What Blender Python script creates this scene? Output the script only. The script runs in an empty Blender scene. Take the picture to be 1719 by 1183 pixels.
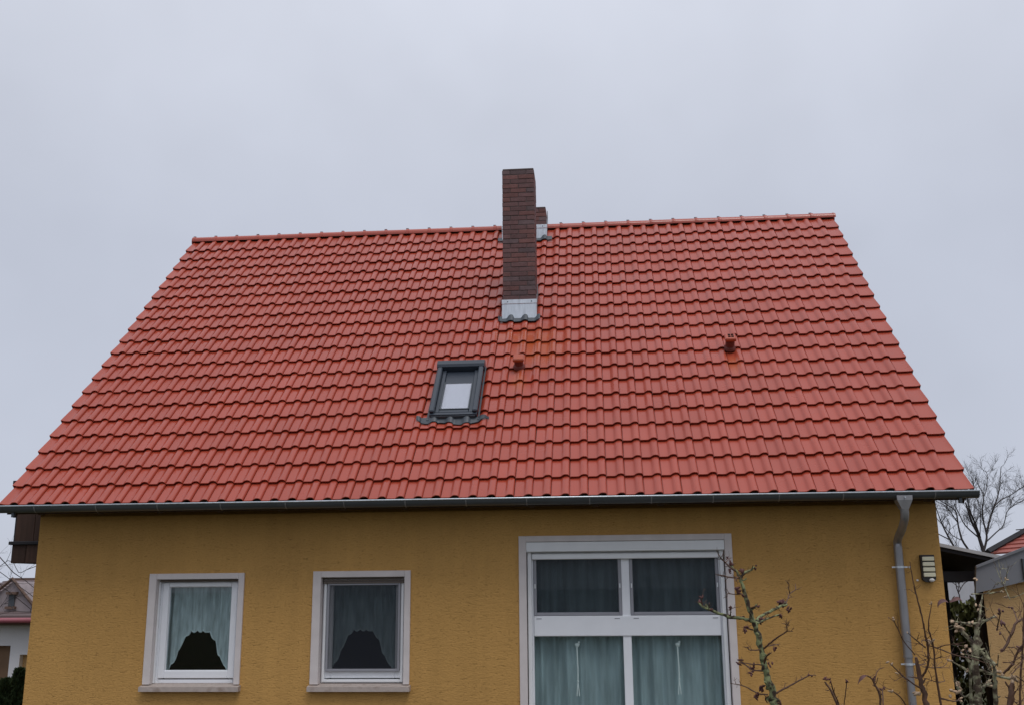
import bpy, math, random
import numpy as np
from mathutils import Vector, Matrix, Euler

random.seed(7); rng = np.random.default_rng(7)
scn = bpy.context.scene
COL = scn.collection

# ------------------------------------------------------------------ camera
FPX = 1676.42
CAM = np.array([7.055, -11.3441, 2.302])
YAW, PIT, ROLL = -0.0851338, 0.2291870, -0.0087963
_cy, _sy, _cp, _sp = math.cos(YAW), math.sin(YAW), math.cos(PIT), math.sin(PIT)
FWD = np.array([_sy*_cp, _cy*_cp, _sp]); _r0 = np.array([_cy, -_sy, 0.0]); _u0 = np.cross(_r0, FWD)
RIGHT = math.cos(ROLL)*_r0 + math.sin(ROLL)*_u0
UP = -math.sin(ROLL)*_r0 + math.cos(ROLL)*_u0
cd = bpy.data.cameras.new('camera'); cam = bpy.data.objects.new('camera', cd); COL.objects.link(cam)
cd.sensor_width = 36.0; cd.lens = FPX/1719.0*36.0; cd.clip_start = 0.1; cd.clip_end = 3000
cam.matrix_world = Matrix(((RIGHT[0], UP[0], -FWD[0], CAM[0]), (RIGHT[1], UP[1], -FWD[1], CAM[1]),
                           (RIGHT[2], UP[2], -FWD[2], CAM[2]), (0, 0, 0, 1)))
scn.camera = cam

# ------------------------------------------------------------------ sky, sun, exposure
SUN_EL, SUN_AZ = math.radians(62), math.radians(148)      # azimuth clockwise from +Y
world = bpy.data.worlds.new('World'); scn.world = world; world.use_nodes = True
wn = world.node_tree.nodes; wl = world.node_tree.links; wn.clear()
wo = wn.new('ShaderNodeOutputWorld')
sky = wn.new('ShaderNodeTexSky'); sky.sky_type = 'NISHITA'; sky.sun_disc = False
sky.sun_elevation = SUN_EL; sky.sun_rotation = SUN_AZ
bg1 = wn.new('ShaderNodeBackground'); bg1.inputs['Strength'].default_value = 0.08
wl.new(sky.outputs[0], bg1.inputs[0])
tc = wn.new('ShaderNodeTexCoord'); sep = wn.new('ShaderNodeSeparateXYZ'); wl.new(tc.outputs['Generated'], sep.inputs[0])
ramp = wn.new('ShaderNodeValToRGB')                         # overcast deck: slowly brighter towards the zenith
ramp.color_ramp.elements[0].position = 0.0; ramp.color_ramp.elements[0].color = (0.53, 0.565, 0.665, 1)
ramp.color_ramp.elements[1].position = 1.0; ramp.color_ramp.elements[1].color = (0.96, 0.99, 1.08, 1)
e = ramp.color_ramp.elements.new(0.32); e.color = (0.565, 0.60, 0.70, 1)
wl.new(sep.outputs['Z'], ramp.inputs[0])
nz = wn.new('ShaderNodeTexNoise'); nz.inputs['Scale'].default_value = 2.6; nz.inputs['Detail'].default_value = 4; nz.inputs['Roughness'].default_value = 0.55
wl.new(tc.outputs['Generated'], nz.inputs['Vector'])
mr = wn.new('ShaderNodeMapRange'); mr.inputs['From Min'].default_value = 0.3; mr.inputs['From Max'].default_value = 0.7
mr.inputs['To Min'].default_value = 0.92; mr.inputs['To Max'].default_value = 1.07
wl.new(nz.outputs['Fac'], mr.inputs['Value'])
bg2 = wn.new('ShaderNodeBackground'); wl.new(ramp.outputs[0], bg2.inputs[0]); wl.new(mr.outputs[0], bg2.inputs[1])
mx = wn.new('ShaderNodeMixShader'); mx.inputs[0].default_value = 0.93
wl.new(bg1.outputs[0], mx.inputs[1]); wl.new(bg2.outputs[0], mx.inputs[2]); wl.new(mx.outputs[0], wo.inputs[0])
sl = bpy.data.lights.new('sun', 'SUN'); sl.energy = 1.2; sl.angle = math.radians(30); sl.color = (1.0, 0.97, 0.93)
sun = bpy.data.objects.new('sun', sl); COL.objects.link(sun)
sdir = Vector((math.sin(SUN_AZ)*math.cos(SUN_EL), math.cos(SUN_AZ)*math.cos(SUN_EL), math.sin(SUN_EL)))
sun.rotation_euler = sdir.to_track_quat('Z', 'Y').to_euler(); sun.location = (14, -14, 24)
vs = scn.view_settings; vs.view_transform = 'Standard'; vs.look = 'None'; vs.gamma = 1.0; vs.use_curve_mapping = False
vs.exposure = 0.0

# ------------------------------------------------------------------ helpers
ZE = 3.29; AL = 0.7907; CA, SA = math.cos(AL), math.sin(AL)
MROOF = Matrix(((1, 0, 0, 0), (0, CA, -SA, 0), (0, SA, CA, ZE), (0, 0, 0, 1)))
def RW(x, v, h): return (x, v*CA-h*SA, ZE+v*SA+h*CA)

def at(px, py, y):
    """photograph pixel -> world point at depth y"""
    d = FWD+(px-859.5)/FPX*RIGHT-(py-591.5)/FPX*UP
    t = (y-CAM[1])/d[1]
    return CAM+t*d

class MB:
    def __init__(s): s.v = []; s.f = []; s.m = None
    def add(s, vs, fs):
        n = len(s.v)
        if s.m is not None: vs = [tuple(s.m @ Vector(v)) for v in vs]
        s.v += [tuple(v) for v in vs]; s.f += [tuple(i+n for i in f) for f in fs]; return s
    def box(s, x0, x1, y0, y1, z0, z1):
        return s.add([(x0,y0,z0),(x1,y0,z0),(x1,y1,z0),(x0,y1,z0),(x0,y0,z1),(x1,y0,z1),(x1,y1,z1),(x0,y1,z1)],
                     [(0,3,2,1),(4,5,6,7),(0,1,5,4),(1,2,6,5),(2,3,7,6),(3,0,4,7)])
    def cbox(s, x0, x1, y0, y1, z0, z1, b=0.004):
        """box with chamfered edges"""
        X=(x0,x1);Y=(y0,y1);Z=(z0,z1);vs=[];idx={}
        for i in (0,1):
            for j in (0,1):
                for k in (0,1):
                    sx,sy,sz=(1 if i==0 else -1),(1 if j==0 else -1),(1 if k==0 else -1)
                    for ax in range(3):
                        p=[X[i]+sx*b,Y[j]+sy*b,Z[k]+sz*b]; p[ax]=(X[i],Y[j],Z[k])[ax]
                        idx[(i,j,k,ax)]=len(vs); vs.append(p)
        fs=[]
        g=lambda i,j,k,a: idx[(i,j,k,a)]
        fs+=[(g(0,0,0,0),g(0,0,1,0),g(0,1,1,0),g(0,1,0,0)),(g(1,0,0,0),g(1,1,0,0),g(1,1,1,0),g(1,0,1,0))]
        fs+=[(g(0,0,0,1),g(1,0,0,1),g(1,0,1,1),g(0,0,1,1)),(g(0,1,0,1),g(0,1,1,1),g(1,1,1,1),g(1,1,0,1))]
        fs+=[(g(0,0,0,2),g(0,1,0,2),g(1,1,0,2),g(1,0,0,2)),(g(0,0,1,2),g(1,0,1,2),g(1,1,1,2),g(0,1,1,2))]
        for j in (0,1):
            for k in (0,1): fs.append((g(0,j,k,1),g(1,j,k,1),g(1,j,k,2),g(0,j,k,2)))
        for i in (0,1):
            for k in (0,1): fs.append((g(i,0,k,0),g(i,1,k,0),g(i,1,k,2),g(i,0,k,2)))
        for i in (0,1):
            for j in (0,1): fs.append((g(i,j,0,0),g(i,j,1,0),g(i,j,1,1),g(i,j,0,1)))
        for i in (0,1):
            for j in (0,1):
                for k in (0,1): fs.append((g(i,j,k,0),g(i,j,k,1),g(i,j,k,2)))
        return s.add(vs,fs)
    def ring(s, x0, x1, z0, z1, w, y0, y1, wb=None, wt=None, b=0.004):
        wb = w if wb is None else wb; wt = w if wt is None else wt
        s.cbox(x0,x0+w,y0,y1,z0,z1,b); s.cbox(x1-w,x1,y0,y1,z0,z1,b)
        s.cbox(x0+w,x1-w,y0+.0015,y1,z0,z0+wb,b); s.cbox(x0+w,x1-w,y0+.0015,y1,z1-wt,z1,b); return s
    def tube(s, pts, rad, sides=6, cap=True):
        pts=[Vector(p) for p in pts]; n=len(pts)
        if not hasattr(rad,'__len__'): rad=[rad]*n
        t0=(pts[1]-pts[0]).normalized(); a=Vector((0,0,1)) if abs(t0.z)<.9 else Vector((1,0,0))
        nrm=t0.cross(a).normalized(); vs=[]
        for i in range(n):
            t=(pts[min(i+1,n-1)]-pts[max(i-1,0)])
            t = t.normalized() if t.length>1e-9 else t0
            nrm=(nrm-t*nrm.dot(t)); nrm = nrm.normalized() if nrm.length>1e-6 else t.orthogonal().normalized()
            b=t.cross(nrm)
            for k in range(sides):
                an=2*math.pi*k/sides; vs.append(pts[i]+(nrm*math.cos(an)+b*math.sin(an))*rad[i])
        fs=[(i*sides+k,i*sides+(k+1)%sides,(i+1)*sides+(k+1)%sides,(i+1)*sides+k) for i in range(n-1) for k in range(sides)]
        if cap: fs+=[tuple(range(sides))[::-1],tuple((n-1)*sides+k for k in range(sides))]
        return s.add(vs,fs)
    def extr(s, poly, axis, a0, a1):
        """extrude a 2D polygon along an axis; poly in the two other axes in order"""
        def mk(p,a): q=list(p); q.insert(axis,a); return q
        n=len(poly); vs=[mk(p,a0) for p in poly]+[mk(p,a1) for p in poly]
        fs=[tuple(range(n)),tuple(range(2*n-1,n-1,-1))]+[(i,(i+1)%n,n+(i+1)%n,n+i) for i in range(n)]
        return s.add(vs,fs)
    def grid(s, fn, nu, nv):
        vs=[fn(i/nu,j/nv) for j in range(nv+1) for i in range(nu+1)]
        return s.add(vs,[(j*(nu+1)+i,j*(nu+1)+i+1,(j+1)*(nu+1)+i+1,(j+1)*(nu+1)+i) for j in range(nv) for i in range(nu)])
    def blob(s, c, r, seed=0, nu=7, nv=5, sc=(1,1,1)):
        rr=random.Random(seed); vs=[]
        for j in range(nv+1):
            th=math.pi*j/nv
            for i in range(nu):
                ph=2*math.pi*i/nu; q=r*(1+rr.uniform(-.18,.18))
                vs.append((c[0]+q*sc[0]*math.sin(th)*math.cos(ph),c[1]+q*sc[1]*math.sin(th)*math.sin(ph),c[2]+q*sc[2]*math.cos(th)))
        return s.add(vs,[(j*nu+i,j*nu+(i+1)%nu,(j+1)*nu+(i+1)%nu,(j+1)*nu+i) for j in range(nv) for i in range(nu)])
    def mesh(s, name, mats, smooth=False):
        me=bpy.data.meshes.new(name); me.from_pydata(s.v,[],s.f); me.validate()
        for m in (mats if isinstance(mats,(list,tuple)) else [mats]): me.materials.append(m)
        import bmesh
        bm=bmesh.new(); bm.from_mesh(me); bmesh.ops.recalc_face_normals(bm,faces=bm.faces); bm.to_mesh(me); bm.free()
        if smooth:
            me.shade_smooth()
            if smooth is not True: me.set_sharp_from_angle(angle=math.radians(smooth))
        return me
    def build(s, name, mats, parent=None, smooth=False, **kw):
        return link(bpy.data.objects.new(name, s.mesh(name,mats,smooth)), parent, **kw)

WLOC = {}
def link(o, parent=None, label=None, cat=None, group=None, kind=None):
    COL.objects.link(o)
    if parent is not None:
        o.parent = parent; o.matrix_parent_inverse = Matrix.Translation(-Vector(WLOC.get(parent.name,(0,0,0))))
    if label: o['label']=label
    if cat: o['category']=cat
    if group: o['group']=group
    if kind: o['kind']=kind
    return o
def thing(name, label, cat, loc, group=None):
    o=bpy.data.objects.new(name,None); o.empty_display_size=.2; o.location=loc
    link(o,None,label,cat,group); WLOC[o.name]=tuple(loc); return o

# ------------------------------------------------------------------ materials
def mat(name, col, rough=.6, spec=.5, var=.0, vscale=4., bump=0., bscale=60., metal=0., col2=None, thr=(.4,.6), stretch=(1,1,1), rnd=0., detail=4):
    m=bpy.data.materials.new(name); m.use_nodes=True; nt=m.node_tree; N=nt.nodes; L=nt.links
    b=N['Principled BSDF']; b.inputs['Roughness'].default_value=rough; b.inputs['Metallic'].default_value=metal
    b.inputs['Specular IOR Level'].default_value=spec
    geo=N.new('ShaderNodeNewGeometry'); mp=N.new('ShaderNodeMapping'); mp.inputs['Scale'].default_value=stretch
    L.new(geo.outputs['Position'],mp.inputs['Vector'])
    c=N.new('ShaderNodeRGB'); c.outputs[0].default_value=(*col,1); out=c.outputs[0]
    if col2 is not None:
        n=N.new('ShaderNodeTexNoise'); n.inputs['Scale'].default_value=vscale; n.inputs['Detail'].default_value=detail; L.new(mp.outputs[0],n.inputs['Vector'])
        r=N.new('ShaderNodeMapRange'); r.inputs['From Min'].default_value=thr[0]; r.inputs['From Max'].default_value=thr[1]; L.new(n.outputs['Fac'],r.inputs['Value'])
        x=N.new('ShaderNodeMix'); x.data_type='RGBA'; L.new(r.outputs[0],x.inputs['Factor']); L.new(out,x.inputs['A']); x.inputs['B'].default_value=(*col2,1); out=x.outputs['Result']
    if var>0 or rnd>0:
        hsv=N.new('ShaderNodeHueSaturation'); L.new(out,hsv.inputs['Color'])
        n=N.new('ShaderNodeTexNoise'); n.inputs['Scale'].default_value=vscale; n.inputs['Detail'].default_value=detail; L.new(mp.outputs[0],n.inputs['Vector'])
        r=N.new('ShaderNodeMapRange'); r.inputs['From Min'].default_value=.25; r.inputs['From Max'].default_value=.75
        r.inputs['To Min'].default_value=1-var; r.inputs['To Max'].default_value=1+var; L.new(n.outputs['Fac'],r.inputs['Value'])
        val=r.outputs[0]
        if rnd>0:
            oi=N.new('ShaderNodeObjectInfo'); ad=N.new('ShaderNodeMath'); ad.operation='ADD'; L.new(oi.outputs['Random'],ad.inputs[0]); L.new(geo.outputs['Random Per Island'],ad.inputs[1])
            fr=N.new('ShaderNodeMath'); fr.operation='FRACT'; L.new(ad.outputs[0],fr.inputs[0])
            r2=N.new('ShaderNodeMapRange'); r2.inputs['To Min'].default_value=1-rnd; r2.inputs['To Max'].default_value=1+rnd; L.new(fr.outputs[0],r2.inputs['Value'])
            mu=N.new('ShaderNodeMath'); mu.operation='MULTIPLY'; L.new(val,mu.inputs[0]); L.new(r2.outputs[0],mu.inputs[1]); val=mu.outputs[0]
        L.new(val,hsv.inputs['Value']); out=hsv.outputs[0]
    L.new(out,b.inputs['Base Color'])
    if bump>0:
        n=N.new('ShaderNodeTexNoise'); n.inputs['Scale'].default_value=bscale; n.inputs['Detail'].default_value=4; L.new(mp.outputs[0],n.inputs['Vector'])
        bp=N.new('ShaderNodeBump'); bp.inputs['Strength'].default_value=bump; bp.inputs['Distance'].default_value=.01; L.new(n.outputs['Fac'],bp.inputs['Height']); L.new(bp.outputs[0],b.inputs['Normal'])
    return m

def tile_material():
    m=mat('wet_red_clay',(.362,.053,.026),rough=.42,spec=.65,var=.05,vscale=1.6,bump=.05,bscale=90,rnd=.055)
    nt=m.node_tree; N=nt.nodes; L=nt.links; b=N['Principled BSDF']; src=b.inputs['Base Color'].links[0].from_socket
    geo=N.new('ShaderNodeNewGeometry')
    # brick-dust wash below chimney and vents: orange stain with a ragged outline
    last=src
    for (cx,cv,sx,sv,amt) in ((6.25,3.2,.55,.75,.75),(6.03,2.35,.14,.4,.8),(8.89,2.62,.12,.32,.8),(5.9,3.5,.5,.25,.5)):
        c=RW(cx,cv,0)
        d=N.new('ShaderNodeVectorMath'); d.operation='SUBTRACT'; L.new(geo.outputs['Position'],d.inputs[0]); d.inputs[1].default_value=c
        sc=N.new('ShaderNodeVectorMath'); sc.operation='DIVIDE'; L.new(d.outputs[0],sc.inputs[0]); sc.inputs[1].default_value=(sx,sv*CA,sv*SA*50)
        ln=N.new('ShaderNodeVectorMath'); ln.operation='LENGTH'; L.new(sc.outputs[0],ln.inputs[0])
        n=N.new('ShaderNodeTexNoise'); n.inputs['Scale'].default_value=7; n.inputs['Detail'].default_value=5; L.new(geo.outputs['Position'],n.inputs['Vector'])
        ad=N.new('ShaderNodeMath'); ad.operation='MULTIPLY_ADD'; L.new(n.outputs['Fac'],ad.inputs[0]); ad.inputs[1].default_value=1.2; L.new(ln.outputs['Value'],ad.inputs[2])
        r=N.new('ShaderNodeMapRange'); r.inputs['From Min'].default_value=1.55; r.inputs['From Max'].default_value=.8; r.inputs['To Max'].default_value=amt; L.new(ad.outputs[0],r.inputs['Value'])
        x=N.new('ShaderNodeMix'); x.data_type='RGBA'; L.new(r.outputs[0],x.inputs['Factor']); L.new(last,x.inputs['A']); x.inputs['B'].default_value=(.40,.078,.020,1); last=x.outputs['Result']
    L.new(last,b.inputs['Base Color'])
    n=N.new('ShaderNodeTexNoise'); n.inputs['Scale'].default_value=.9; n.inputs['Detail'].default_value=6; L.new(geo.outputs['Position'],n.inputs['Vector'])
    r=N.new('ShaderNodeMapRange'); r.inputs['From Min'].default_value=.3; r.inputs['From Max'].default_value=.7; r.inputs['To Min'].default_value=.20; r.inputs['To Max'].default_value=.40; L.new(n.outputs['Fac'],r.inputs['Value']); L.new(r.outputs[0],b.inputs['Roughness'])
    return m

def stucco_material(name,col):
    m=bpy.data.materials.new(name); m.use_nodes=True; nt=m.node_tree; N=nt.nodes; L=nt.links; b=N['Principled BSDF']
    b.inputs['Roughness'].default_value=.92; b.inputs['Specular IOR Level'].default_value=.15
    geo=N.new('ShaderNodeNewGeometry')
    def noise(sc,scale,det=4,rough=.5,off=(0,0,0)):
        mp=N.new('ShaderNodeMapping'); mp.inputs['Scale'].default_value=sc; mp.inputs['Location'].default_value=off; L.new(geo.outputs['Position'],mp.inputs['Vector'])
        n=N.new('ShaderNodeTexNoise'); n.inputs['Scale'].default_value=scale; n.inputs['Detail'].default_value=det; n.inputs['Roughness'].default_value=rough; L.new(mp.outputs[0],n.inputs['Vector']); return n.outputs['Fac']
    def rng_(v,a,b_,c,d):
        r=N.new('ShaderNodeMapRange'); r.inputs['From Min'].default_value=a; r.inputs['From Max'].default_value=b_; r.inputs['To Min'].default_value=c; r.inputs['To Max'].default_value=d; L.new(v,r.inputs['Value']); return r.outputs[0]
    def math_(op,a,c):
        q=N.new('ShaderNodeMath'); q.operation=op
        for i,s in enumerate((a,c)):
            if isinstance(s,(int,float)): q.inputs[i].default_value=s
            else: L.new(s,q.inputs[i])
        return q.outputs[0]
    scratch=noise((1,1,5.0),15,5,.6)                       # rubbed render: short horizontal grooves
    gr=rng_(scratch,.285,.37,0,1)
    scratch2=noise((1,1,4),34,3,.5,(3,1,2)); gr2=rng_(scratch2,.32,.46,0,1)
    grain=noise((1,1,1.5),120,3,.6)
    h=math_('ADD',math_('MULTIPLY',gr,1.0),math_('MULTIPLY',gr2,.5)); h=math_('ADD',h,math_('MULTIPLY',grain,.35)); h=math_('ADD',h,math_('MULTIPLY',scratch,.9))
    bp=N.new('ShaderNodeBump'); bp.inputs['Strength'].default_value=.62; bp.inputs['Distance'].default_value=.012; L.new(h,bp.inputs['Height']); L.new(bp.outputs[0],b.inputs['Normal'])
    big=noise((1,1,.6),.8,5,.6); v=rng_(big,.3,.7,.92,1.07)
    v=math_('MULTIPLY',v,rng_(noise((6,6,.5),1.5,4),.3,.7,.96,1.03))
    v=math_('MULTIPLY',v,rng_(gr,0,1,.80,1.0)); v=math_('MULTIPLY',v,rng_(gr2,0,1,.90,1.0)); v=math_('MULTIPLY',v,rng_(grain,.3,.7,.92,1.06))  # groove shade painted in: grooves and low grain get a darker base colour
    hs=N.new('ShaderNodeHueSaturation'); hs.inputs['Color'].default_value=(*col,1); L.new(v,hs.inputs['Value']); L.new(hs.outputs[0],b.inputs['Base Color'])
    return m

def glass_material(name,tint=(.93,.965,.965),ior=1.5):
    m=bpy.data.materials.new(name); m.use_nodes=True; nt=m.node_tree; N=nt.nodes; L=nt.links; N.clear()
    o=N.new('ShaderNodeOutputMaterial'); t=N.new('ShaderNodeBsdfTransparent'); t.inputs[0].default_value=(*tint,1)
    g=N.new('ShaderNodeBsdfGlossy'); g.inputs['Roughness'].default_value=.01; r0=((ior-1)/(ior+1))**2
    lw=N.new('ShaderNodeLayerWeight'); lw.inputs['Blend'].default_value=.5      # Schlick's Fresnel, the same from both sides of the thin pane
    pw=N.new('ShaderNodeMath'); pw.operation='POWER'; pw.inputs[1].default_value=5; L.new(lw.outputs['Facing'],pw.inputs[0])
    d=N.new('ShaderNodeMath'); d.operation='MULTIPLY_ADD'; d.inputs[1].default_value=1-r0; d.inputs[2].default_value=r0; d.use_clamp=True; L.new(pw.outputs[0],d.inputs[0])
    x=N.new('ShaderNodeMixShader'); L.new(d.outputs[0],x.inputs[0]); L.new(t.outputs[0],x.inputs[1]); L.new(g.outputs[0],x.inputs[2]); L.new(x.outputs[0],o.inputs[0]); return m

def veil_material(name,col,cover,pattern=True,scale=38):
    """open-weave cloth or mesh: part thread, part gap"""
    m=bpy.data.materials.new(name); m.use_nodes=True; nt=m.node_tree; N=nt.nodes; L=nt.links; N.clear()
    o=N.new('ShaderNodeOutputMaterial'); t=N.new('ShaderNodeBsdfTransparent'); d=N.new('ShaderNodeBsdfDiffuse'); d.inputs[0].default_value=(*col,1)
    tr=N.new('ShaderNodeBsdfTranslucent'); tr.inputs[0].default_value=(*col,1); ms=N.new('ShaderNodeMixShader'); ms.inputs[0].default_value=.3; L.new(d.outputs[0],ms.inputs[1]); L.new(tr.outputs[0],ms.inputs[2])
    x=N.new('ShaderNodeMixShader'); x.inputs[0].default_value=cover
    if pattern:  # vertical streaks of thicker cover imitate the shading of gathered folds
        geo=N.new('ShaderNodeNewGeometry'); v=N.new('ShaderNodeTexNoise'); v.inputs['Scale'].default_value=scale; v.inputs['Detail'].default_value=3; mp=N.new('ShaderNodeMapping'); mp.inputs['Scale'].default_value=(1,.3,.13); L.new(geo.outputs['Position'],mp.inputs['Vector']); L.new(mp.outputs[0],v.inputs['Vector'])
        r=N.new('ShaderNodeMapRange'); r.inputs['From Min'].default_value=.3; r.inputs['From Max'].default_value=.7; r.inputs['To Min'].default_value=cover*.72; r.inputs['To Max'].default_value=min(1,cover*1.25); L.new(v.outputs['Fac'],r.inputs['Value']); L.new(r.outputs[0],x.inputs[0])
    L.new(t.outputs[0],x.inputs[1]); L.new(ms.outputs[0],x.inputs[2]); L.new(x.outputs[0],o.inputs[0]); return m

M={}
M['tile']=tile_material()
M['stucco']=stucco_material('ochre_stucco',(.58,.328,.106))
M['stucco2']=stucco_material('pale_ochre_stucco',(.55,.36,.17))
M['white_stucco']=mat('white_stucco',(.72,.72,.74),.9,.2,.06,2,.3,80)
M['trim']=mat('cream_trim',(.67,.61,.59),.8,.3,.07,6,.12,150)
M['sill']=mat('weathered_sill',(.47,.40,.36),.85,.2,.18,9,.2,120,col2=(.28,.22,.19),thr=(.52,.72))
M['pvc']=mat('white_pvc',(.86,.87,.90),.32,.5,.03,5)
M['alu']=mat('pale_aluminium',(.83,.84,.85),.38,.5,.03,6)
M['screenframe']=mat('grey_screen_frame',(.30,.30,.33),.45,.5,.04,6)
M['screen']=veil_material('insect_mesh',(.055,.06,.075),.34,False)
M['lace']=veil_material('lace',(.72,.82,.85),.78,True,30)
M['sheer']=veil_material('sheer_curtain',(.55,.67,.70),.90,True,16)
M['hem']=veil_material('lace_hem',(.80,.88,.90),.85,False)
M['cord']=mat('white_cord',(.85,.88,.86),.7,.3)
M['glass']=glass_material('window_glass')
M['skyglass']=glass_material('coated_skylight_glass',(.96,.965,.98),1.75)
M['slat']=mat('shutter_slat',(.16,.13,.11),.6,.3,.08,10)
M['zinc']=mat('weathered_zinc',(.29,.285,.295),.36,.5,.2,4,.05,40,metal=.5,stretch=(2,2,.7))
M['gutterzinc']=mat('grey_gutter_zinc',(.085,.092,.10),.38,.5,.12,2,.04,40,metal=.2)
M['zincnew']=mat('bright_zinc_sheet',(.62,.66,.70),.38,.5,.16,9,.1,30,metal=.6,stretch=(3,3,.6))
M['lead']=mat('dark_lead_sheet',(.055,.065,.078),.5,.5,.12,9,.1,30)
M['anthracite']=mat('anthracite_aluminium',(.030,.039,.054),.36,.5,.06,6)
M['brick']=mat('dark_clinker',(.135,.072,.070),.75,.3,.18,14,.3,90,rnd=.16)
M['brick2']=mat('reddish_clinker',(.160,.074,.067),.75,.3,.18,14,.3,90,rnd=.15)
M['brick3']=mat('sooty_clinker',(.12,.080,.082),.75,.3,.18,14,.35,90,rnd=.25)
M['mortar']=mat('sooty_mortar',(.105,.082,.078),.95,.1,.2,12,.4,100)
M['wood']=mat('dark_stained_wood',(.050,.027,.019),.75,.3,.25,5,.2,30,stretch=(6,6,.6),rnd=.2)
M['rafter']=mat('rafter_wood',(.09,.055,.035),.8,.2,.25,5,.2,30,stretch=(5,.7,5))
M['ground']=mat('winter_lawn',(.055,.062,.032),.95,.1,.3,1.5,.6,20,col2=(.075,.060,.038),thr=(.45,.65))
M['soil']=mat('dark_soil_bed',(.055,.045,.036),.9,.2,.2,3)
M['fascia']=mat('grey_sheet_metal',(.17,.175,.195),.45,.5,.08,2)
M['black']=mat('dark_timber_black',(.018,.017,.02),.7,.3,.15,3)
M['edge']=mat('pale_roof_edge',(.42,.42,.43),.5,.4,.1,4)
M['redroof']=mat('far_red_tiles',(.30,.085,.065),.6,.4,.12,3)
M['greyroof']=mat('weathered_grey_brown_tiles',(.15,.115,.115),.75,.3,.18,2.5,rnd=.08)
M['gable']=mat('mauve_grey_cladding',(.30,.26,.27),.85,.2,.15,3)
M['pinkgutter']=mat('faded_red_gutter',(.33,.10,.13),.5,.4,.06,3)
M['brownsoffit']=mat('brown_soffit',(.14,.09,.07),.7,.3)
M['bark']=mat('dark_wet_bark',(.040,.033,.032),.8,.3,.3,8)
M['lichen']=mat('lichen_bark',(.055,.040,.030),.9,.2,.25,30,.5,60,col2=(.20,.22,.11),thr=(.40,.54))
M['lichen2']=mat('pale_lichen_bark',(.085,.062,.045),.9,.2,.3,24,.5,60,col2=(.29,.28,.18),thr=(.42,.60))
M['twig']=mat('brown_twig',(.10,.050,.030),.6,.4,.25,25,.2,90)
M['bud']=mat('dull_red_buds',(.10,.040,.035),.7,.3,.35,40)
M['budpale']=mat('pale_buds',(.42,.30,.20),.7,.3,.3,40)
M['dryleaf']=mat('dry_brown_leaf',(.11,.05,.045),.6,.4,.3,30)
M['thuja']=mat('thuja_green',(.035,.055,.022),.8,.2,.35,6)
M['hedge']=mat('olive_hedge',(.10,.105,.035),.85,.2,.35,5)
M['lampcase']=mat('black_plastic',(.03,.027,.027),.5,.4)
M['lamplens']=mat('cream_diffuser',(.80,.74,.54),.4,.5,.03,20)
M['whiteplastic']=mat('white_plastic',(.78,.75,.72),.4,.5)
M['doorwood']=mat('brown_door',(.20,.12,.07),.7,.3,.1,4)
M['blind']=mat('pale_blind',(.50,.52,.57),.6,.3,.02,8)
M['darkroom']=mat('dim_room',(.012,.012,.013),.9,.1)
M['ventpipe']=mat('dark_red_pipe',(.15,.030,.022),.55,.4,.05,8)  # vent tube, a darker red than its cap
M['hole_dark']=mat('vent_dark',(.01,.004,.004),.9,.1)

# ------------------------------------------------------------------ ground
g=MB(); g.add([(-600,-600,0),(600,-600,0),(600,900,0),(-600,900,0)],[(0,1,2,3)])
g.build('ground',M['ground'],kind='structure')
pv=MB(); pv.box(-.3,11.3,-1.3,.497,-.1,.03); pv.build('soil_bed',M['soil'],kind='structure')  # unseen soil bed, darkened so less light bounces up to the eaves

# ------------------------------------------------------------------ house
house=thing('house','ochre stucco house with a new red tiled roof and tall brick chimney','house',(5.545,.5,0))
WX0,WX1,WY0=.222,10.87,.5; VR=7.16; YR=VR*CA; ZR=ZE+VR*SA; WY1=2*YR-.5
OPEN=[(1.70,2.80,1.18,2.45),(3.70,4.80,1.18,2.45),(6.14,8.52,.62,2.835)]
def front_wall():
    mb=MB(); T=.30; ztop=ZE-.12
    xs=sorted({WX0,WX1,*[o[0] for o in OPEN],*[o[1] for o in OPEN]}); zs=sorted({0,ztop,*[o[2] for o in OPEN],*[o[3] for o in OPEN]})
    inside=lambda x,z:any(o[0]<x<o[1] and o[2]<z<o[3] for o in OPEN)
    for a,b in zip(xs,xs[1:]):
        for c,d in zip(zs,zs[1:]):
            if not inside((a+b)/2,(c+d)/2):
                for y in (WY0,WY0+T): mb.add([(a,y,c),(b,y,c),(b,y,d),(a,y,d)],[(0,1,2,3)])
    for a,b,c,d in OPEN:
        y0,y1=WY0,WY0+T
        mb.add([(a,y0,c),(a,y1,c),(a,y1,d),(a,y0,d)],[(0,1,2,3)]); mb.add([(b,y0,c),(b,y1,c),(b,y1,d),(b,y0,d)],[(0,1,2,3)])
        mb.add([(a,y0,c),(b,y0,c),(b,y1,c),(a,y1,c)],[(0,1,2,3)]); mb.add([(a,y0,d),(b,y0,d),(b,y1,d),(a,y1,d)],[(0,1,2,3)])
    mb.add([(WX0,WY0,ztop),(WX1,WY0,ztop),(WX1,WY0+T,ztop+T),(WX0,WY0+T,ztop+T)],[(0,1,2,3)])
    def zt(y): return ZE-.16+min(y,2*YR-y)*SA/CA
    for x in (WX0,WX1):                                      # gables
        mb.add([(x,WY0,0),(x,WY1,0),(x,WY1,zt(WY1)),(x,YR,zt(YR)),(x,WY0,zt(WY0))],[(0,1,2,3,4)])
    mb.add([(WX0,WY1,0),(WX1,WY1,0),(WX1,WY1,zt(WY1)),(WX0,WY1,zt(WY1))],[(0,1,2,3)])
    o=mb.build('wall',M['stucco'],house); return o
front_wall()
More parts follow.
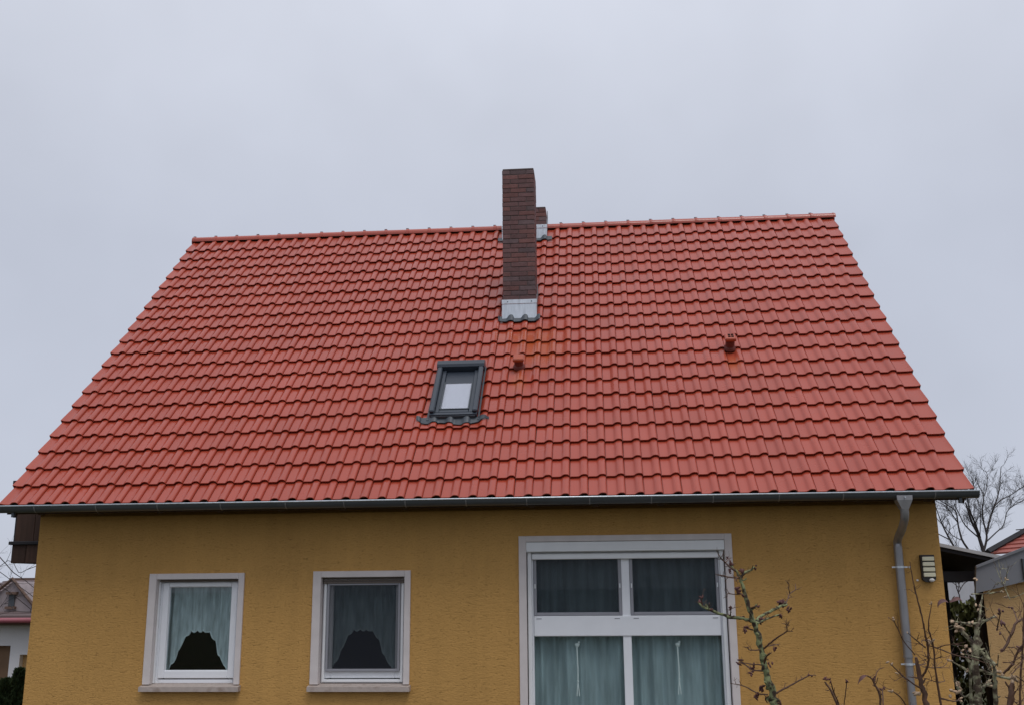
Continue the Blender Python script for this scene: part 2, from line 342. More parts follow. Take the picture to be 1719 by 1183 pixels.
rm=MB(); rm.add([(WX0+.05,WY0+.4,2.95),(WX1-.05,WY0+.4,2.95),(WX1-.05,4.2,2.95),(WX0+.05,4.2,2.95)],[(0,1,2,3)])
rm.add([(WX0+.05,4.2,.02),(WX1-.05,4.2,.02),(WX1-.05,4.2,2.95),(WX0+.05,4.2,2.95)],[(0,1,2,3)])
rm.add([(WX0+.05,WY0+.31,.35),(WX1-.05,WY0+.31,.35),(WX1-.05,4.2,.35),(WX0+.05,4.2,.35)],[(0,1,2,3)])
rm.build('room_lining',M['darkroom'],house)  # dimness of the unlit room is put into the near-black lining colour

# roof deck (boards under the tiles)
rd=MB(); L_=11.13
def slab(h0,h1,v0,v1,x0,x1):
    P=[RW(x0,v0,h0),RW(x1,v0,h0),RW(x1,v1,h0),RW(x0,v1,h0),RW(x0,v0,h1),RW(x1,v0,h1),RW(x1,v1,h1),RW(x0,v1,h1)]
    rd.add(P,[(0,3,2,1),(4,5,6,7),(0,1,5,4),(1,2,6,5),(2,3,7,6),(3,0,4,7)])
    rd.add([(p[0],2*YR-p[1],p[2]) for p in P],[(0,3,2,1),(4,5,6,7),(0,1,5,4),(1,2,6,5),(2,3,7,6),(3,0,4,7)])
slab(-.085,-.055,.03,VR,.04,L_-.04)
roof=rd.build('roof',M['rafter'],house)
# back slope covering
bs=MB()
P=[RW(0,0,-.05),RW(L_,0,-.05),RW(L_,VR,-.05),RW(0,VR,-.05)]; P2=[RW(0,0,.0),RW(L_,0,.0),RW(L_,VR,.0),RW(0,VR,.0)]
bs.add([(p[0],2*YR-p[1],p[2]) for p in P+P2],[(0,3,2,1),(4,5,6,7),(0,1,5,4),(1,2,6,5),(2,3,7,6),(3,0,4,7)])
bs.build('back_slope',M['tile'],roof)

TW,G=.21,.33337
def prof(k):
    """tile cross-section: pan, rise, broad roll, sharp drop at the joint"""
    if k=='L':  q=[(-.020,.017),(.004,.012),(.03,.003),(.06,0),(.098,0),(.108,.004),(.120,.014),(.132,.024),(.146,.031),(.162,.034),(.180,.0335),(.194,.029),(.204,.020),(.2085,.008),(.2095,-.004)]
    elif k=='R': q=[(.0010,-.009),(.0050,-.009),(.0068,0),(.05,-.001),(.10,0),(.15,.001),(.19,.006),(.209,.012)]
    else:       q=[(.0010,-.009),(.0050,-.009),(.0068,-.0005),(.03,-.0006),(.07,-.0006),(.098,0),(.108,.004),(.120,.014),(.132,.024),(.146,.031),(.162,.034),(.180,.0335),(.194,.029),(.204,.020),(.2085,.008),(.2095,-.004)]
    return q
def tile_mesh(mb,k,x0,v0,dh=0,sl=-.098,skew=0):
    q=prof(k); n=len(q); rows=[(0.005,-.0165),(0.0,-.007),(.003,-.0014),(.011,0.0),(.385,0.0)]
    edge=lambda i,lv: (.055*lv if k=='L' and i<2 else -.055*lv if k=='R' and i>=n-2 else 0)
    vs=[]
    for (lv,oh) in rows:
        for i,(x,h) in enumerate(q): vs.append((x0+x+skew*lv+edge(i,lv), v0+lv, dh+h+oh+sl*lv))
    fs=[(j*n+i,j*n+i+1,(j+1)*n+i+1,(j+1)*n+i) for j in range(len(rows)-1) for i in range(n-1)]
    m=len(vs)
    # underside of the nose and side lips
    vs+=[(x0+x,v0+.10,dh+h-.0165+sl*.1) for (x,h) in q]
    fs+=[(i,m+i,m+i+1,i+1) for i in range(n-1)]
    def side(i,drop,ox):
        b=len(vs); 
        for (lv,oh) in rows[1:]: vs.append((x0+q[i][0]+skew*lv+edge(i,lv),v0+lv,dh+q[i][1]+oh+sl*lv))
        for (lv,oh) in rows[1:]: vs.append((x0+q[i][0]+ox+edge(i,lv),v0+lv,dh+q[i][1]-drop+sl*lv))
        c=len(rows)-1
        for j in range(c-1): fs.append((b+j,b+j+1,b+c+j+1,b+c+j))
        fs.append((b,b+c,b+c+1,b+1))
    if k=='L': side(0,.085,.004); side(n-1,.015,0)
    elif k=='R': side(n-1,.085,-.004)
    else: side(n-1,.015,0)
    mb.add(vs,fs)
NC,NR=53,21; X0=.004
kinds={k:(lambda b:(tile_mesh(b,k,0,0),b)[1])(MB()).mesh('tile',M['tile'],35) for k in 'LMR'}
rows_tiles=[(r,c) for r in range(NR) for c in range(NC)]
field=MB(); cnt=0
order=[]
for r in range(NR):
    cs=list(range(NC))
    if r==5: cs=sorted(cs,key=lambda c:abs(c-36))           # the nearer half of the sixth course
    order+=[(r,c) for c in cs]
for r,c in order:
    k='L' if c==0 else 'R' if c==NC-1 else 'M'
    x=X0+TW*c; v=G*r
    jx,jv,jh,sk=random.gauss(0,.0012),random.gauss(0,.0022),random.gauss(0,.0011),random.gauss(0,.004)
    if cnt<300:
        o=bpy.data.objects.new('tile',kinds[k]); link(o,roof)
        o.matrix_basis=MROOF@Matrix.Translation((x+jx,v+jv,jh))@Matrix.Rotation(-sk,4,'Z')
    else:
        tile_mesh(field,k,x+jx,v+jv,jh,skew=sk)
    cnt+=1
field.m=None
field.v=[RW(*p) for p in field.v]
field.build('tile_field',M['tile'],roof,35,kind='stuff',label='upper courses of red roof tiles')

# ridge
RL=.3845; nr=29
rb=MB()
def ridge_mesh():
    b=MB(); n=10; secs=[(0,1.06),(.012,1.10),(.05,1.09),(.055,1.0),(RL+.035,.97)]
    vs=[]
    for (x,s) in secs:
        for i in range(n+1):
            an=math.pi*(-.06+1.12*i/n); vs.append((x,-.092*s*math.cos(an),.086*s*math.sin(an)))
    m=n+1
    b.add(vs,[(j*m+i,j*m+i+1,(j+1)*m+i+1,(j+1)*m+i) for j in range(len(secs)-1) for i in range(n)])
    b.add([v for v in vs[:m]]+[(v[0]+.004,v[1]*.8,v[2]*.8) for v in vs[:m]],[(i,i+1,m+i+1,m+i) for i in range(n)])
    b.add([v for v in vs[-m:]]+[(v[0]-.004,v[1]*.8,v[2]*.8) for v in vs[-m:]],[(i,i+1,m+i+1,m+i) for i in range(n)])
    return b.mesh('ridge_tile',M['tile'],40)
rmesh=ridge_mesh()
cb=MB(); cb.box(-.010,.010,-.02,.02,0,.008); cb.box(-.02,.024,-.008,.008,.006,.018); cmesh=cb.mesh('ridge_clip',M['lead'])
for i in range(nr):
    x=-.03+i*RL*(L_+.03)/(nr*RL)
    o=bpy.data.objects.new('ridge_tile',rmesh); link(o,roof); o.matrix_basis=Matrix.Translation((x,YR,ZR-.070+random.gauss(0,.0015)))
    o=bpy.data.objects.new('ridge_clip',cmesh); link(o,roof); o.matrix_basis=Matrix.Translation((x+.012,YR,ZR+.023))
eb=MB(); eb.tube([(L_-.005,YR,ZR-.07),(L_+.012,YR,ZR-.07)],.094,20); eb.build('ridge_end_cap',M['tile'],roof,30)
eb=MB(); eb.tube([(-.034,YR,ZR-.07),(-.02,YR,ZR-.07)],.094,20); eb.build('ridge_end_cap',M['tile'],roof,30)
# rafters
for i in range(15):
    x=.36+i*.735
    if x>10.9: break
    b=MB(); P=[(0,-.085-.001),(0,-.225),(1.2,-.225),(1.2,-.086)]
    vs=[RW(xx,.06+v,h) for xx in (x,x+.08) for (v,h) in P]
    b.add(vs,[(0,1,2,3),(7,6,5,4),(0,4,5,1),(1,5,6,2),(2,6,7,3),(3,7,4,0)]); b.build('rafter',M['rafter'],roof)
b=MB(); b.box(.08,L_-.08,.015,.038,ZE-.115,ZE-.055); b.build('eaves_board',M['rafter'],roof)
for x0,x1 in ((.045,.075),(L_-.075,L_-.045)):                 # barge boards under both verges
    b=MB(); vs=[RW(x,v,h) for x in (x0,x1) for (v,h) in ((.05,-.087),(.05,-.25),(VR-.1,-.25),(VR-.1,-.087))]
    b.add(vs,[(0,1,2,3),(7,6,5,4),(0,4,5,1),(1,5,6,2),(2,6,7,3),(3,7,4,0)]); b.build('barge_board',M['wood'],roof)

# gutter
GY,GZ,GR=-.052,3.258,.073
def gut_sec(r): return [(GY-r*math.cos(math.pi*i/14),GZ-r*math.sin(math.pi*i/14)) for i in range(15)]
b=MB(); o_=gut_sec(GR); i_=gut_sec(GR-.003)[::-1]; b.extr([(y,z) for y,z in o_+i_],0,-.10,11.145); gut=b.build('gutter',M['gutterzinc'],house,40)
b=MB(); b.tube([(-.10,GY-GR-.004,GZ+.002),(11.145,GY-GR-.004,GZ+.002)],.0095,10); b.build('bead',M['zincnew'],gut,True)
for x in (-.098,11.141):
    b=MB(); s=gut_sec(GR+.002); b.extr(s,0,x,x+.004); b.build('end_cap',M['gutterzinc'],gut)
for px in (58,161,264,370,479,577,680,782,884,990,1094,1198,1309,1417,1572):
    x=at(px,842,-.12)[0]; b=MB()
    s=gut_sec(GR+.004); s2=gut_sec(GR-.004)[::-1]; b.extr(s+s2,0,x-.006,x+.006); b.build('bracket',M['zinc'],gut,40)
for px in (24,1613):
    x=at(px,850,-.05)[0]; b=MB(); b.box(x-.015,x+.015,GY-.02,GY+.02,GZ-GR-.05,GZ-GR+.004); b.build('outlet_stub',M['lead'],gut)

# downpipe with hopper
HX=10.352
b=MB()
sec=[(GZ-.035,.082,.06),(GZ-.085,.080,.06),(GZ-.185,.036,.04)]
vs=[]
for z,wx,wy in sec: vs+=[(HX-wx,GY-.035-wy*.7,z),(HX+wx,GY-.035-wy*.7,z),(HX+wx,GY+wy,z),(HX-wx,GY+wy,z)]
b.add(vs,[(0,1,5,4),(1,2,6,5),(2,3,7,6),(3,0,4,7),(4,5,9,8),(5,6,10,9),(6,7,11,10),(7,4,8,11)])
dp=b.build('downpipe',M['zinc'],house)
PX=10.385
pp=[(HX,GY-.02,GZ-.17),(HX,GY-.02,GZ-.235),(HX+.004,GY+.02,GZ-.285),(HX+.02,GY+.19,GZ-.375),(PX-.003,GY+.40,GZ-.46),(PX,.42,GZ-.51),(PX,.42,GZ-.58)]
b=MB(); b.tube(pp,[.044]*7,14); b.build('elbow',M['zinc'],dp,50)
b=MB(); b.tube([(PX,.42,GZ-.56),(PX,.42,1.50)],.047,16); b.build('pipe',M['zinc'],dp,50)
b=MB(); b.tube([(PX,.42,1.53),(PX,.42,.05)],.043,16); b.build('pipe',M['zinc'],dp,50)
for z in (2.47,1.43):
    b=MB(); b.tube([(PX,.42,z-.011),(PX,.42,z+.011)],.052,16); b.box(PX-.085,PX+.085,.415,.425,z-.008,z+.008); b.box(PX-.012,PX+.012,.46,.502,z-.01,z+.01); b.build('clamp',M['zincnew'],dp,50)
b=MB(); b.tube([(PX,.42,1.50),(PX,.42,1.52)],.0525,16); b.build('joint_collar',M['zinc'],dp,50)
b=MB(); b.tube([(HX,GY-.10,GZ-.058),(HX,GY-.078,GZ-.058)],.007,8); b.build('rivet',M['zincnew'],dp)

# ------------------------------------------------------------------ windows
def window_small(x0,x1,ti,screen):
    xi0,xi1,zt=ti; z0=1.215; zo=2.48 if not screen else 2.49
    b=MB(); b.ring(xi0,xi1,1.21,zt,.052,.60,.67); w=b.build('window',M['pvc'],house)
    b=MB()                                                    # rendered surround, lining the reveal
    b.cbox(x0,xi0,.474,.615,z0,zo); b.cbox(xi1,x1,.474,.615,z0,zo); b.cbox(xi0,xi1,.4755,.615,zt,zo)
    b.build('surround',M['trim'],w)
    b=MB(); b.extr([(.415,1.142),(.415,1.195),(.60,1.222),(.60,1.142)],0,x0-.012,x1+.014); b.build('sill',M['sill'],w)
    sx0,sx1,sz0,sz1=xi0+.040,xi1-.040,1.275,zt-.035
    b=MB(); b.ring(sx0,sx1,sz0,sz1,.078,.583,.655,wb=.088,wt=.055,b=.008); b.ring(sx0+.07,sx1-.07,sz0+.08,sz1-.047,.012,.612,.65,b=.003); b.build('sash',M['pvc'],w)
    b=MB(); b.box(xi0+.055,xi1-.055,.592,.600,1.225,1.262); b.build('drip_rail',M['pvc'],w)
    b=MB(); b.box(sx0+.075,sx1-.075,.628,.634,sz0+.085,sz1-.05); b.build('pane',M['glass'],w)
    if screen:
        b=MB(); b.ring(xi0+.062,xi1-.058,1.352,2.352,.026,.545,.572,wb=.030); b.build('screen_frame',M['screenframe'],w)
        b=MB(); b.box(xi0+.086,xi1-.082,.556,.558,1.38,2.33); b.build('insect_mesh',M['screen'],w)
        b=MB(); b.ring(xi0+.02,xi1-.02,1.235,zt,.030,.555,.585); b.build('guide_rail',M['alu'],w)
        for i in range(3): b=MB(); b.cbox(xi0+.01,xi1-.01,.535+.008*i,.565+.008*i,zt-.073+.024*i,zt-.051+.024*i,.005); b.build('shutter_slat',M['slat'],w)
    else:
        b=MB(); b.cbox(xi0+.012,xi1-.012,.55,.585,zt-.030,zt-.004,.005); b.build('shutter_slat',M['slat'],w)
        b=MB(); b.cbox(xi0+.001,xi0+.018,.555,.598,1.222,zt-.002,.003); b.cbox(xi1-.018,xi1-.001,.555,.598,1.222,zt-.002,.003); b.build('guide_rail',M['alu'],w)
    return w
window_small(1.67,2.835,(1.760,2.766,2.412),False)
window_small(3.668,4.832,(3.766,4.760,2.418),True)

b=MB(); xa,xb=6.208,8.455
b.cbox(xa,xa+.055,.60,.68,.63,2.70); b.cbox(xb-.055,xb,.60,.68,.63,2.70); b.cbox(xa+.055,xb-.055,.6015,.68,2.60,2.70); b.cbox(xa+.055,xb-.055,.6015,.68,.63,.72)
b.cbox(7.285,7.380,.6005,.68,.72,2.60); 
big=b.build('window',M['pvc'],house)
b=MB(); b.cbox(xa+.056,xb-.056,.585,.66,1.732,1.958,.008); b.build('transom_panel',M['pvc'],big)
b=MB(); b.cbox(6.103,6.190,.474,.60,.60,2.868); b.cbox(8.472,8.556,.474,.60,.60,2.868); b.cbox(6.19,8.472,.4755,.60,2.800,2.868); b.build('surround',M['trim'],big)
b=MB(); b.extr([(.484,2.690),(.482,2.795),(.60,2.797),(.60,2.683),(.51,2.680)],0,6.1925,8.4695); b.build('shutter_box',M['alu'],big)
b=MB(); b.cbox(6.250,8.405,.548,.590,2.598,2.665,.008); b.build('shutter_end_bar',M['alu'],big)
for x0 in (6.200,8.415): b=MB(); b.cbox(x0,x0+.045,.535,.599,.63,2.682,.004); b.build('guide_rail',M['alu'],big)
for (x0,x1) in ((6.264,7.284),(7.381,8.399)):
    b=MB(); b.ring(x0,x1,1.960,2.640,.036,.590,.63,wb=.038,b=.006); b.build('screen_frame',M['screenframe'],big)
    b=MB(); b.box(x0+.034,x1-.034,.604,.606,1.995,2.61); b.build('insect_mesh',M['screen'],big)
    b=MB(); b.box(x0+.005,x1-.005,.640,.646,1.965,2.60); b.build('pane',M['glass'],big)
    b=MB(); b.box(x0-.001,x1+.001,.634,.640,.70,1.74); b.build('pane',M['glass'],big)
    for x in (x0+.012,x1-.024): b=MB(); b.box(x,x+.012,.584,.590,2.27,2.32); b.build('screen_latch',M['alu'],big)
    for x in (x0+.03,x1-.09): b=MB(); b.box(x,x+.06,.580,.585,1.925,1.933); b.build('drain_cap',M['screenframe'],big)
b=MB(); b.extr([(.40,.55),(.40,.60),(.60,.63),(.60,.55)],0,6.09,8.57); b.build('sill',M['sill'],big)

# curtains (hung in the rooms)
def lace(x0,x1,zt,zb,y,label):
    b=MB(); nu,nv=150,30; W=x1-x0
    def hem(u):                                             # lower edge: tails at both sides, arch in the middle, scalloped
        K=[(0,1.02),(.03,1),(.12,.88),(.20,.74),(.29,.58),(.36,.53),(.60,.53),(.67,.57),(.74,.67),(.79,.79),(.90,.94),(.95,1),(1,1.02)]
        for (ua,da),(ub,db) in zip(K,K[1:]):
            if ua<=u<=ub: d=da+(db-da)*(u-ua)/(ub-ua); break
        return zt-(zt-zb)*(d+.028*abs(math.sin(u*math.pi*11)))
    def fn(u,v):
        z=zt+(hem(u)-zt)*v; f=.020*math.sin(u*44+1.2*math.sin(u*9))+.010*math.sin(u*19+1)
        return (x0+W*u,y+f*(1-.25*v),z)
    b.grid(fn,nu,nv)
    o=b.build('lace_curtain',M['lace'],None,True,label=label,cat='curtain')
    h=MB(); h.tube([fn(i/nu,1.0) for i in range(nu+1)],.0075,5); h.build('hem',M['hem'],o,True)
    return o
lace(1.835,2.665,2.36,1.345,.70,'pale lace curtain with scalloped arch hanging in the plain left window')
lace(3.815,4.655,2.36,1.355,.70,'dim lace curtain with scalloped arch behind the insect screen of the middle window')
def sheer(x0,x1,seed,label):
    r=random.Random(seed); ph=[r.uniform(0,6) for _ in range(4)]
    b=MB(); b.grid(lambda u,v:(x0+(x1-x0)*u,.745+.022*math.sin(u*40+ph[0]+1.5*math.sin(u*7+ph[1]))+.022*math.sin(u*13+ph[2])+.006*math.sin(u*95),.62+2.05*(1-v)),90,6)
    return b.build('sheer_curtain',M['sheer'],None,True,label=label,cat='curtain')
sheer(6.22,7.33,1,'teal grey sheer curtain in the left half of the large window')
sheer(7.35,8.46,2,'teal grey sheer curtain in the right half of the large window')
for (x,zt,zb,l) in ((6.755,1.63,1.07,'white pull cord with loose double end in the left half of the large window'),(7.905,1.63,1.09,'white pull cord with small knot in the right half of the large window')):
    t=thing('pull_cord',l,'cord',(x,.675,zb))
    b=MB(); b.tube([(x-.004,.675,zt),(x+.003,.675,(zt+zb)/2),(x,.675,zb+.15)],.008,6); b.build('cord',M['cord'],t)
    b=MB(); b.tube([(x,.675,zb+.17),(x-.015,.675,zb)],.006,5); b.tube([(x,.675,zb+.17),(x+.015,.675,zb)],.006,5); b.build('loose_end',M['cord'],t)
    b=MB(); b.blob((x,.675,zt),.022,3,sc=(1.4,.6,1)); b.blob((x+.02,.675,zt+.03),.014,4); b.blob((x,.675,zb+.16),.014,5); b.build('knot',M['cord'],t)

# ------------------------------------------------------------------ chimneys
def chimney(x0,x1,y0,y1,zb,zf,zt,nc,seed,nx):
    r=random.Random(seed)
    b=MB(); b.box(x0+.006,x1-.006,y0+.006,y1-.006,zb-.9,zt-.012); ch=b.build('chimney',M['mortar'],house)
    hc=(zt-zf)/nc; jt=.009
    cache={}
    def brick(ax,ay,bx,by,z):
        key=(round(bx-ax,3),round(by-ay,3)); mi=r.choices((0,1,2),(6,3,1.6))[0]
        if (key,mi) not in cache:
            m=MB(); m.cbox(0,key[0],0,key[1],0,hc-jt,.004); cache[(key,mi)]=m.mesh('brick',[M['brick'],M['brick2'],M['brick3']][mi])
        o=bpy.data.objects.new('brick',cache[(key,mi)]); link(o,ch)
        o.matrix_basis=Matrix.Translation((ax+r.gauss(0,.0014),ay+r.gauss(0,.0016),z+r.gauss(0,.0008)))
    D=.115; W=x1-x0; Dp=y1-y0
    for c in range(nc):
        z=zf+c*hc+jt/2
        if c%2==0:                                           # stretchers run through on front and back
            n=nx; w=(W-(n-1)*jt)/n
            for i in range(n):
                ax=x0+i*(w+jt); brick(ax,y0,ax+w,y0+D,z); brick(ax,y1-D,ax+w,y1,z)
            for ax in (x0,x1-D): brick(ax,y0+D+jt,ax+D,y1-D-jt,z)
        else:                                                # stretchers run through on the sides
            w=(Dp-jt)/2
            for ax in (x0,x1-D):
                for i in range(2): brick(ax,y0+i*(w+jt),ax+D,y0+i*(w+jt)+w,z)
            xi0,xi1=x0+D+jt,x1-D-jt; n=nx-1; w=(xi1-xi0-(n-1)*jt)/n
            for i in range(n):
                ax=xi0+i*(w+jt); brick(ax,y0,ax+w,y0+D,z); brick(ax,y1-D,ax+w,y1,z)
    b=MB(); b.cbox(x0+.004,x1-.004,y0+.004,y1-.004,zt-.008,zt+.028,.01); b.build('mortar_crown',M['mortar'],ch)
    b=MB(); b.box((x0+x1)/2-.09,(x0+x1)/2+.09,(y0+y1)/2-.09,(y0+y1)/2+.09,zt+.0285,zt+.034); b.build('flue_dark',M['hole_dark'],ch)  # black plate on the crown, painted dark of the flue
    # flashing: front sheet with a folded cover strip, side sheets following the slope
    b=MB(); b.cbox(x0-.014,x1+.014,y0-.016,y0-.002,zb-.03,zf-.055,.003); b.build('front_flashing',M['zincnew'],ch)
    b=MB(); b.cbox(x0-.018,x1+.018,y0-.024,y0-.003,zf-.060,zf+.006,.004); fs=b.build('cover_strip',M['zincnew'],ch)
    for x in (x0+.07,x1-.06): b=MB(); b.tube([(x,y0-.030,zf-.028),(x,y0-.022,zf-.028)],.008,8); b.build('screw',M['lead'],ch)
    for xa in (x0-.013,x1+.001):
        b=MB(); zz=lambda y,o: ZE+y*SA/CA+o
        b.extr([(y0-.014,zb-.03),(y0-.014,zf-.004),(y0+.12,zf-.004),(y0+.12,zz(y0+.12,.30)),(y0+.36,zz(y0+.12,.30)),(y0+.36,zz(y0+.36,.28)),(y1,zz(y0+.36,.28)),(y1,zz(y1,-.03))],0,xa,xa+.012); b.build('side_flashing',M['zinc'],ch)
    return ch
def apron(parent,x0,x1,v0,v1,ragged,seed):
    """lead sheet dressed over the rolls of the tiles"""
    q=[(0,0)]+prof('M')[4:]
    xsamp=[x0+(x1-x0)*i/60 for i in range(61)]
    def hh(x):
        t=(x-X0)%TW
        for (a,ha),(b_,hb) in zip(q,q[1:]):
            if a<=t<=b_: return ha+(hb-ha)*(t-a)/max(1e-6,b_-a)
        return 0
    r=random.Random(seed); b=MB()
    def fn(u,v):
        x=x0+(x1-x0)*u
        e=ragged*(.35*math.sin(u*11+seed)+.3*math.sin(u*5+2)+.8*(max(0,abs(u-.5)-.36)/.14)**1.0)
        vv=v1+(v0+e-v1)*v
        return RW(x,vv,hh(x)*(1-.12*v)+.013+.020*(1-v)-.03*(vv-math.floor(vv/G)*G)*0)
    b.grid(fn,60,6)
    n=len(b.v); vs=[(p[0],p[1]+.004,p[2]-.006) for p in b.v]; 
    b.add(vs,[tuple(i for i in f) for f in b.f])
    return b.build('apron',M['lead'],parent,50)
c1=chimney(5.724,6.206,2.775,3.257,6.10,6.392,8.448,28,3,2)
apron(c1,5.655,6.270,3.880,3.99,.015,1)
c2=chimney(5.552,6.288,4.652,5.134,8.00,8.245,8.55,4,5,3)
apron(c2,5.47,6.385,6.56,6.66,.015,2)

# ------------------------------------------------------------------ skylight
def rbox(b,x0,x1,v0,v1,h0,h1,c=.004): b.m=MROOF; b.cbox(x0,x1,v0,v1,h0,h1,c); b.m=None
b=MB(); rbox(b,4.945,5.545,1.50,1.545,.01,.085); rbox(b,4.945,5.00,1.5452,2.62,.01,.085); rbox(b,5.49,5.545,1.5452,2.62,.01,.085); rbox(b,5.0002,5.4898,2.57,2.62,.01,.085)
sk=b.build('skylight',M['anthracite'],house)
b=MB(); rbox(b,4.935,5.000,1.53,2.545,.0852,.128,.012); b.build('side_cover',M['anthracite'],sk)
b=MB(); rbox(b,5.490,5.555,1.53,2.545,.0852,.128,.012); b.build('side_cover',M['anthracite'],sk)
b=MB(); b.m=MROOF; b.extr([(2.545,.04),(2.545,.125),(2.575,.150),(2.66,.150),(2.71,.10),(2.71,.02)],0,4.922,5.566); b.m=None; b.build('shutter_box',M['anthracite'],sk)
b=MB(); rbox(b,5.003,5.055,1.57,2.54,.03,.07,.006); rbox(b,5.435,5.487,1.57,2.54,.03,.07,.006); rbox(b,5.0552,5.4348,1.57,1.622,.03,.07,.006); b.build('sash',M['anthracite'],sk)
b=MB(); rbox(b,5.0552,5.4348,2.245,2.54,.03,.044,.004); b.build('sash_head',M['anthracite'],sk)
b=MB(); rbox(b,5.065,5.425,1.632,1.65,.045,.075,.004); rbox(b,5.052,5.07,1.63,2.243,.045,.078,.004); rbox(b,5.42,5.438,1.63,2.243,.045,.078,.004); b.build('glazing_bead',M['lead'],sk)
b=MB(); rbox(b,5.054,5.436,1.60,2.244,.0485,.053,.0008); b.build('pane',M['skyglass'],sk)
b=MB(); rbox(b,5.054,5.436,1.60,2.244,.037,.046,.001); b.build('blind',M['blind'],sk)
b=MB(); rbox(b,4.96,5.53,1.488,1.499,.03,.07,.003); b.build('lower_rail',M['lead'],sk)
apron(sk,4.775,5.70,1.415,1.51,.06,4)
for x0,x1 in ((4.905,4.9345),(5.5555,5.578)):
    b=MB(); rbox(b,x0,x1,1.46,2.68,.022,.030,.002); b.build('side_flashing',M['lead'],sk)

# ------------------------------------------------------------------ roof vents
def vent(x,v,holes,hs):
    b=MB(); n=16
    b.m=MROOF@Matrix.Translation((x,v,0))
    secs=[(.0,.085),(.03,.075),(.045,.062),(hs,.062)]
    b.tube([(0,0,h) for h,_ in secs],[r for _,r in secs],n); b.m=None
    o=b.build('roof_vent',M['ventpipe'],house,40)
    b=MB(); b.m=MROOF@Matrix.Translation((x,v-.005,hs)); b.cbox(-.074,.074,-.065,.078,0,.055,.012); b.m=None; b.build('cap',M['tile'],o)
    if holes:
        for sx in (-1,1):
            for sv in (-1,1):
                b=MB(); b.m=MROOF@Matrix.Translation((x+.021*sx+.006,v+.012+.024*sv,hs+.0553)); b.cbox(-.017,.017,-.019,.019,0,.0014,.0005); b.m=None; b.build('hole_dark',M['hole_dark'],o)  # thin black plates on the cap stand in for the dark inside holes
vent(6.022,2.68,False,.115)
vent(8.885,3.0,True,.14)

# ------------------------------------------------------------------ balcony on the left gable
BY0,BY1=1.2,3.6
A=at(18,908,BY0); zr=A[2]; xl=A[0]; zlo=at(19,943,BY0)[2]
b=MB(); b.cbox(xl+.03,WX0-.002,BY0+.03,BY1,zlo,zlo+.10); bal=b.build('balcony',M['wood'],house)
n=4; w=(WX0-.004-xl-.03)/n
for i in range(n):
    b=MB(); b.cbox(xl+.03+i*w+.002,xl+.03+(i+1)*w-.002,BY0+.004,BY0+.028,zlo-.01,zr-.045,.004); b.build('plank',M['wood'],bal)
for i in range(16):
    b=MB(); y=BY0+.03+i*.148; b.cbox(xl+.008,xl+.029,y,y+.142,zlo-.01,zr-.045,.004); b.build('plank',M['wood'],bal)
b=MB(); b.cbox(xl-.012,WX0-.003,BY0-.03,BY0+.05,zr-.044,zr,.006); b.cbox(xl-.012,xl+.06,BY0+.052,BY1,zr-.044,zr,.006); b.build('handrail',M['black'],bal)
zh=at(27,868,BY0+.05)[2]+.06; xw=at(27,890,BY0+.1)[0]
for i in range(3):
    ww=(WX0-.004-xw)/3; b=MB(); b.cbox(xw+i*ww+.002,xw+(i+1)*ww-.002,BY0+.08,BY0+.105,zr+.001,zh,.004); b.build('screen_board',M['wood'],bal)
b=MB(); b.cbox(xw-.03,xw+.02,BY0+.106,BY0+.16,zr+.001,zh,.004); b.build('post',M['black'],bal)
P1=at(22,806,3.0); b=MB(); b.cbox(P1[0],WX0-.01,3.0,3.9,P1[2]-.055,P1[2],.004); b.build('canopy',M['black'],bal)

# ------------------------------------------------------------------ wall lamp and plugs
t=thing('wall_lamp','black wall lamp with four cream bars beside the downpipe','lamp',(10.703,.5,2.30))
b=MB(); pts=[(10.630,2.602),(10.630,2.345)]+[(10.703-.073*math.cos(a),2.345-.045*math.sin(a)) for a in [math.pi*i/10 for i in range(1,10)]]+[(10.776,2.345),(10.776,2.602)]
b.extr([(p[0],p[1]) for p in pts],1,.44,.498); b.build('housing',M['lampcase'],t)
for i in range(4):
    z=2.578-i*.0585; b=MB(); b.cbox(10.640,10.768,.418,.4395,z-.042,z+.003,.006); b.build('diffuser_bar',M['lamplens'],t)
b=MB(); b.blob((10.722,.425,2.325),.027,1,10,8,(1.2,.8,.75)); b.build('motion_sensor',M['whiteplastic'],t,True)
for (px,py,l) in ((1527,951,'small white plug in the wall left of the lamp'),(1540,973,'small white plug in the wall just below left of the lamp')):
    p=at(px,py,.49); b=MB(); b.tube([(p[0],.482,p[2]),(p[0],.499,p[2])],.012,10); b.build('wall_plug',M['whiteplastic'],None,40,label=l,cat='plug')

# ------------------------------------------------------------------ carport between house and garage
A=at(1578,914,2.3); B=at(1690,937,2.3)
t=thing('carport','black carport with sloping pale-edged roof between house and garage','carport',(11.5,3.5,0))
sl=(B[2]-A[2])/(B[0]-A[0]); xA=WX1+.01; zA=A[2]+sl*(xA-A[0]); xB=B[0]+.35; zB=B[2]+sl*.35
b=MB(); b.extr([(xA,zA-.02),(xB,zB-.02),(xB,zB-.07),(xA,zA-.07)],1,2.33,6.5); b.build('roof',M['black'],t)
b=MB(); b.extr([(xA,zA+.025),(xB,zB+.025),(xB,zB-.019),(xA,zA-.019)],1,2.3,6.52); b.build('roof_edge',M['edge'],t)
zb=at(1600,977,5.0)[2]
b=MB(); b.extr([(xA,zb),(xB,zb),(xB,zB-.071),(xA,zA-.071)],1,5.0,5.06); b.build('back_panel',M['black'],t)
b=MB(); b.box(xA,xB,2.5,2.58,zB-.20,zB-.071); b.build('beam',M['black'],t)
p=at(1646,1000,2.6); b=MB(); b.cbox(p[0]-.05,p[0]+.05,2.55,2.65,0,zB-.072,.006); b.build('post',M['black'],t)
